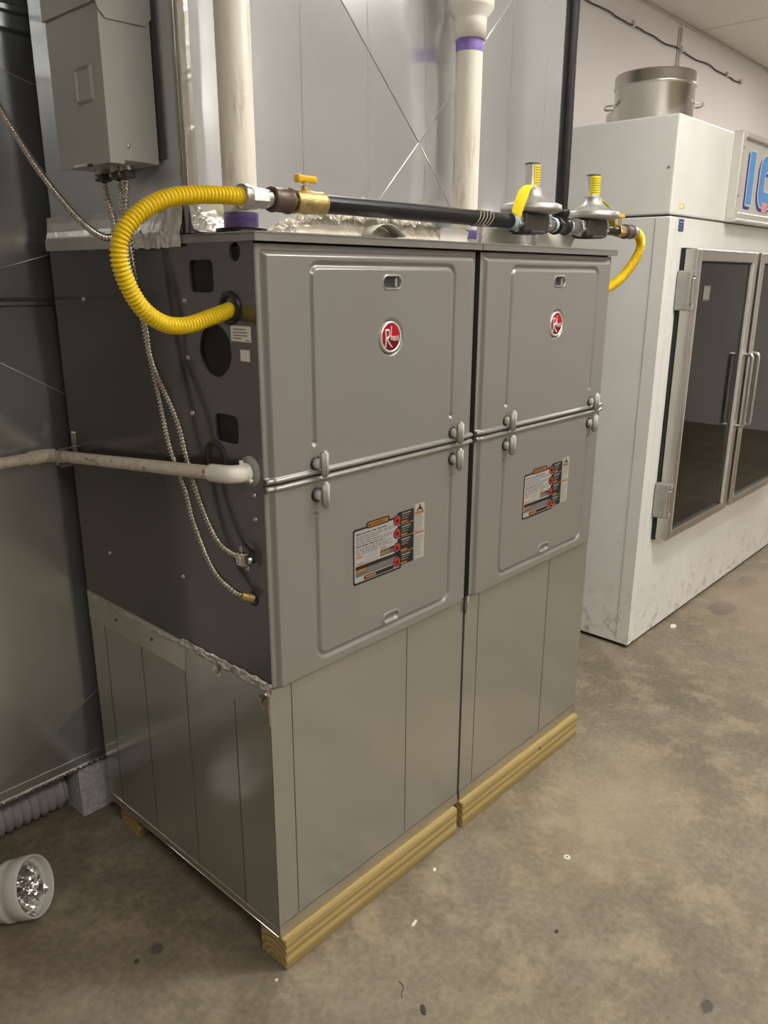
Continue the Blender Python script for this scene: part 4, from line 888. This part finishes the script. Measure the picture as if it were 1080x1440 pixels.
part('top_housing', MB().box((FX0-0.002, FY0-0.002, 1.694), (FX1, FY1, FZ1), 'freezer_white', 0.005, 2).box((FX0+0.004, FY0+0.004, 1.686), (FX1-0.004, FY1, 1.696), 'dark_seam'), Z)
part('toe_kick', MB().box((FX0+0.012, FY0+0.014, 0), (FX1-0.012, FY1-0.01, 0.018), 'gasket_black'), Z)
part('corner_trim', MB().box((FX0-0.003, FY0-0.003, 0.016), (FX0+0.035, FY0, 1.684), 'freezer_white', 0.0012, 1).box((FX0-0.003, FY0-0.003, 0.016), (FX0, FY0+0.05, 1.684), 'freezer_white', 0.0012, 1), Z)
part('side_screw', MB().lathe([(0.006, 0), (0.004, -0.003), (0, -0.003)], (FX0-0.002, FY0+0.02, 1.85), (1, 0, 0), 'hinge_grey', 8), Z)
part('blue_sticker', MB().box((2.085, FY0-0.0012, 1.640), (2.128, FY0, 1.690-0.008), 'sticker_blue').box((2.089, FY0-0.0016, 1.671), (2.124, FY0-0.001, 1.673), 'sign_white').box((2.089, FY0-0.0016, 1.660), (2.117, FY0-0.001, 1.662), 'ink_light').box((2.089, FY0-0.0016, 1.650), (2.113, FY0-0.001, 1.652), 'ink_light'), Z, 'dark blue sticker')
part('yellow_sticker', MB().box((2.068, FY0-0.0032, 1.716), (2.108, FY0-0.0018, 1.734), 'sticker_yellow').box((2.078, FY0-0.0036, 1.719), (2.096, FY0-0.003, 1.731), 'sign_white'), Z, 'small yellow sticker')
def fdoor(x0, x1, hinge_left):
    y0, y1 = 0.104, 0.152; b = MB(); w = 0.042
    d = part('glass_door', MB().box((x0, y0, dz0), (x0+w, y1, dz1), 'brushed_aluminium', 0.003, 1).box((x1-w, y0, dz0), (x1, y1, dz1), 'brushed_aluminium', 0.003, 1)
             .box((x0+w, y0, dz0), (x1-w, y1, dz0+w*0.8), 'brushed_aluminium', 0.002, 1).box((x0+w, y0, dz1-w), (x1-w, y1, dz1), 'brushed_aluminium', 0.002, 1), Z)
    part('gasket', MB().box((x0-0.004, y1, dz0-0.004), (x0+w, FY0, dz1+0.004), 'gasket_black').box((x1-w, y1, dz0-0.004), (x1+0.004, FY0, dz1+0.004), 'gasket_black')
         .box((x0+w, y1, dz0-0.004), (x1-w, FY0, dz0+w*0.6), 'gasket_black').box((x0+w, y1, dz1-w*0.6), (x1-w, FY0, dz1+0.004), 'gasket_black')
         .box((x0+w-0.002, y0+0.010, dz1-w-0.008), (x1-w+0.002, y0+0.02, dz1-w+0.002), 'gasket_black'), d)
    part('glass_pane', MB().box((x0+w-0.004, y0+0.014, dz0+w*0.8-0.004), (x1-w+0.004, y0+0.018, dz1-w+0.004), 'door_glass'), d)
    part('glazing_bead', MB().box((x0+w-0.001, y0+0.002, dz0+w*0.8), (x0+w+0.010, y0+0.013, dz1-w), 'aluminium_white', 0.001, 1), d)
    part('glazing_bead', MB().box((x1-w-0.010, y0+0.002, dz0+w*0.8), (x1-w+0.001, y0+0.013, dz1-w), 'aluminium_white', 0.001, 1), d)
    hxp = x0-0.010 if hinge_left else x1+0.010
    for z in (1.432, 0.620):
        part('hinge', MB().box((hxp-0.013, y0+0.006, z-0.072), (hxp+0.015, FY0-0.001, z+0.072), 'hinge_grey', 0.006, 2).box((hxp-0.008, y0-0.004, z-0.046), (hxp+0.008, y0+0.008, z+0.046), 'brushed_aluminium', 0.003, 1)
             .box((hxp-0.002, y0-0.002, z-0.072), (hxp+0.026, y0+0.010, z-0.050), 'hinge_grey', 0.004, 2).box((hxp-0.002, y0-0.002, z+0.050), (hxp+0.026, y0+0.010, z+0.072), 'hinge_grey', 0.004, 2), d)
    hp = x1-0.020 if hinge_left else x0+0.020
    part('handle', MB().tube(spline([(hp, y0, 0.842), (hp, y0-0.022, 0.842), (hp, y0-0.033, 0.850), (hp, y0-0.034, 0.90), (hp, y0-0.034, 1.10), (hp, y0-0.033, 1.148), (hp, y0-0.022, 1.156), (hp, y0, 1.156)], 0.006), 0.0085, 'brushed_aluminium', 10), d)
    return d
da = fdoor(*d1x, True); fdoor(*d2x, False)
ns = MB().box((2.262, 0.1165, 1.392), (2.330, 0.1178, 1.450), 'ink_grey')  # dim reversed lettering reflected in the glass, painted on as flat bars
for k in range(4): ns.box((2.268+0.015*k, 0.1160, 1.398), (2.277+0.015*k, 0.1167, 1.444), 'ink_light')
part('painted_reflection', ns, da)
# sign
sg = part('sign_frame', MB().box((2.516, 0.128, 1.704), (2.552, FY0-0.002, 2.026), 'aluminium_white', 0.003, 1).box((3.735, 0.128, 1.704), (3.771, FY0-0.002, 2.026), 'aluminium_white', 0.003, 1)
          .box((2.552, 0.128, 1.704), (3.735, FY0-0.002, 1.730), 'aluminium_white', 0.003, 1).box((2.552, 0.128, 2.004), (3.735, FY0-0.002, 2.026), 'aluminium_white', 0.003, 1).box((2.516, 0.120, 1.692), (3.771, FY0-0.002, 1.704), 'aluminium_white', 0.002, 1), Z)
part('sign_panel', MB().box((2.552, 0.142, 1.730), (3.735, 0.152, 2.004), 'sign_face'), sg)
for z in (1.965, 1.79): part('sign_screw', MB().lathe([(0.005, 0), (0.004, 0.003), (0, 0.003)], (2.534, 0.128, z), (0, -1, 0), 'hinge_grey', 8), sg)
def glyph(ch, x, z, w, h, t):
    """closed outlines of a block letter; t = stroke width"""
    if ch == 'I': return rrect(x+t/2, z+h/2, t, h, 0.006, 3)
    if ch == 'C':
        r = w*0.30; o, i = [], []
        for a in range(0, 91, 15): o.append((x+w-r+r*math.sin(math.radians(90-a)), z+h-r+r*math.cos(math.radians(90-a))))
        o = [(x+w, z+h*0.64)] + o
        for a in range(0, 91, 15): o.append((x+r-r*math.sin(math.radians(a)), z+h-r+r*math.cos(math.radians(a))))
        for a in range(0, 91, 15): o.append((x+r-r*math.cos(math.radians(a)), z+r-r*math.sin(math.radians(a))))
        for a in range(0, 91, 15): o.append((x+w-r+r*math.sin(math.radians(a)), z+r-r*math.cos(math.radians(a))))
        o.append((x+w, z+h*0.36)); o.append((x+w-t, z+h*0.36)); q = r-t*0.75; q = max(q, 0.008)
        for a in range(90, -1, -15): o.append((x+w-t-q+q*math.sin(math.radians(a)), z+t+q-q*math.cos(math.radians(a))))
        for a in range(90, -1, -15): o.append((x+t+q-q*math.cos(math.radians(a)), z+t+q-q*math.sin(math.radians(a))))
        for a in range(90, -1, -15): o.append((x+t+q-q*math.sin(math.radians(a)), z+h-t-q+q*math.cos(math.radians(a))))
        for a in range(90, -1, -15): o.append((x+w-t-q+q*math.sin(math.radians(90-a)), z+h-t-q+q*math.cos(math.radians(90-a))))
        o.append((x+w-t, z+h*0.64)); return o
    return [(x, z), (x+w, z), (x+w, z+t), (x+t, z+t), (x+t, z+h/2-t/2), (x+w*0.85, z+h/2-t/2), (x+w*0.85, z+h/2+t/2), (x+t, z+h/2+t/2), (x+t, z+h-t), (x+w, z+h-t), (x+w, z+h), (x, z+h)]
def offset(pts, d):
    n = len(pts); ar = sum(pts[i][0]*pts[(i+1) % n][1]-pts[(i+1) % n][0]*pts[i][1] for i in range(n)); s = 1 if ar > 0 else -1; out = []
    for i in range(n):
        (ax, az), (bx, bz), (cx_, cz_) = pts[i-1], pts[i], pts[(i+1) % n]
        n1 = Vector((bz-az, -(bx-ax))); n2 = Vector((cz_-bz, -(cx_-bx)))
        if n1.length < 1e-7: n1 = n2
        if n2.length < 1e-7: n2 = n1
        q = (n1.normalized()+n2.normalized()); q = q.normalized() if q.length > 1e-6 else n1.normalized(); out.append((bx+q.x*d*s, bz+q.y*d*s))
    return out
for ch, x, w in (('I', 2.655, 0.06), ('C', 2.790, 0.20), ('E', 3.08, 0.19)):
    gpt = glyph(ch, x, 1.765, w, 0.200, 0.062 if ch == 'I' else 0.060); lt = MB()
    lt.prism([(p[0]-0.014, p[1]-0.012) for p in offset(gpt, 0.006)], 1, 0.1405, 0.142, 'sign_navy').prism(offset(gpt, 0.006), 1, 0.1398, 0.1405, 'sign_white').prism(gpt, 1, 0.1390, 0.1398, 'sign_blue')
    part('sign_letter', lt, sg, 'blue letter %s with white edge and navy shadow' % ch)
part('pink_sticker', MB().box((2.850, 0.1375, 1.745), (2.915, 0.1388, 1.785), 'sticker_pink'), sg)

# ------------------------------------------------------------------ stock pots on the freezer
def pot(x, y, r, h, label, rot):
    o = thing('stock_pot', label, 'pot', (x, y, FZ1), 'steel stock pots')
    part('body', MB().lathe([(0, 0.001), (r-0.012, 0.001), (r-0.003, 0.006), (r, 0.014), (r, h-0.048), (r+0.003, h-0.046)], (x, y, FZ1), (0, 0, 1), 'stainless', 64), o)
    part('lid', MB().lathe([(r+0.001, h-0.050), (r+0.005, h-0.048), (r+0.005, h-0.042), (r+0.003, h-0.039), (r+0.003, h-0.006), (r, h-0.001), (r-0.006, h), (r-0.012, h-0.003), (r-0.014, h-0.02), (0, h-0.02)], (x, y, FZ1), (0, 0, 1), 'stainless', 64), o)
    for s in (0, PI):
        d = Vector((math.cos(rot+s), math.sin(rot+s), 0)); e = Vector((-d.y, d.x, 0)); c = Vector((x, y, FZ1+h*0.47))+d*r
        part('handle', MB().tube(spline([c-e*0.046-d*0.006, c-e*0.044+d*0.022, c-e*0.028+d*0.034, c+e*0.028+d*0.034, c+e*0.044+d*0.022, c+e*0.046-d*0.006], 0.005), 0.0035, 'stainless', 8), o)
    return o
pot(2.350, 0.430, 0.149, 0.208, 'large stainless steel stock pot with lid, at the front corner of the freezer top', -1.0)
pot(2.710, 0.660, 0.140, 0.150, 'smaller stainless steel pot mostly hidden behind the large stock pot', 2.2)

# ------------------------------------------------------------------ cable stapled along the wall
P = []
for k in range(60):
    x = 2.3+2.86*k/59; P.append((x, YW-0.012-0.004*abs(noise.noise((x*3, 0, 0))), 2.775-0.0125*(x-2.3)+0.014*noise.noise((x*4.5, 3, 1))+0.005*noise.noise((x*14, 3, 1))))
wc = thing('wall_cable', 'thin dark cable tacked along the white wall above the freezer', 'cable', (3.6, YW-0.012, 2.74))
part('cable', MB().tube(P, 0.0045, 'wire_dark', 6), wc)
for x in (2.6, 3.52, 4.15, 4.88, 5.13):
    z = min(P, key=lambda p: abs(p[0]-x))[2]; part('staple', MB().box((x-0.008, YW-0.024, z-0.012), (x+0.008, YW-0.004, z+0.022), 'torn_paper', 0.003, 1), wc)

# ------------------------------------------------------------------ litter on the concrete
def litter(name, x, y, rx, ry, th, mat, label, cat, n=7, rot=0.0):
    pts = []
    for k in range(n):
        a = 2*PI*k/n; q = random.uniform(0.65, 1.1); u, v = rx*q*math.cos(a), ry*q*math.sin(a); pts.append((x+u*math.cos(rot)-v*math.sin(rot), y+u*math.sin(rot)+v*math.cos(rot)))
    return lone(name, MB().prism(pts, 2, 0.0003, th, mat), label, cat)
lone('washer', MB().lathe([(0.0035, 0.0003), (0.0085, 0.0003), (0.0090, 0.0012), (0.0085, 0.0022), (0.0035, 0.0022), (0.0035, 0.0003)], (0.741, -0.280, 0), (0, 0, 1), 'debris_white', 20), 'small shiny washer lying alone on the open concrete', 'washer')
litter('paper_bit', 0.466, -0.050, 0.009, 0.006, 0.003, 'debris_white', 'tiny white paper bit on the concrete in front of the timber skid', 'litter', 6, 0.6)
litter('wood_chip', 0.296, -0.126, 0.017, 0.004, 0.002, 'debris_white', 'thin pale sliver on the concrete by the first timber skid', 'litter', 7, 0.2)
litter('dry_leaf', 0.133, -0.290, 0.016, 0.006, 0.003, 'debris_dark', 'dark leaf scrap on the concrete at the bottom of the picture', 'litter', 7, 0.9)
lone('dark_thread', MB().tube(spline([(0.150, -0.205, 0.001), (0.146, -0.222, 0.0012), (0.130, -0.230, 0.001), (0.124, -0.238, 0.001)], 0.003), 0.0009, 'debris_dark', 5), 'short curved dark thread on the concrete above the leaf scrap', 'litter')
litter('paper_bit', 2.342, 0.110, 0.028, 0.018, 0.006, 'debris_white', 'folded pale paper scrap on the floor at the foot of the freezer', 'litter', 5, 0.3)
litter('paper_bit', -0.030, -0.006, 0.005, 0.004, 0.002, 'debris_white', 'tiny white crumb beside the corner of the first timber skid', 'litter', 5)
litter('dark_chip', 0.505, -0.389, 0.007, 0.005, 0.002, 'debris_dark', 'tiny dark chip on the open concrete below the washer', 'litter', 6)
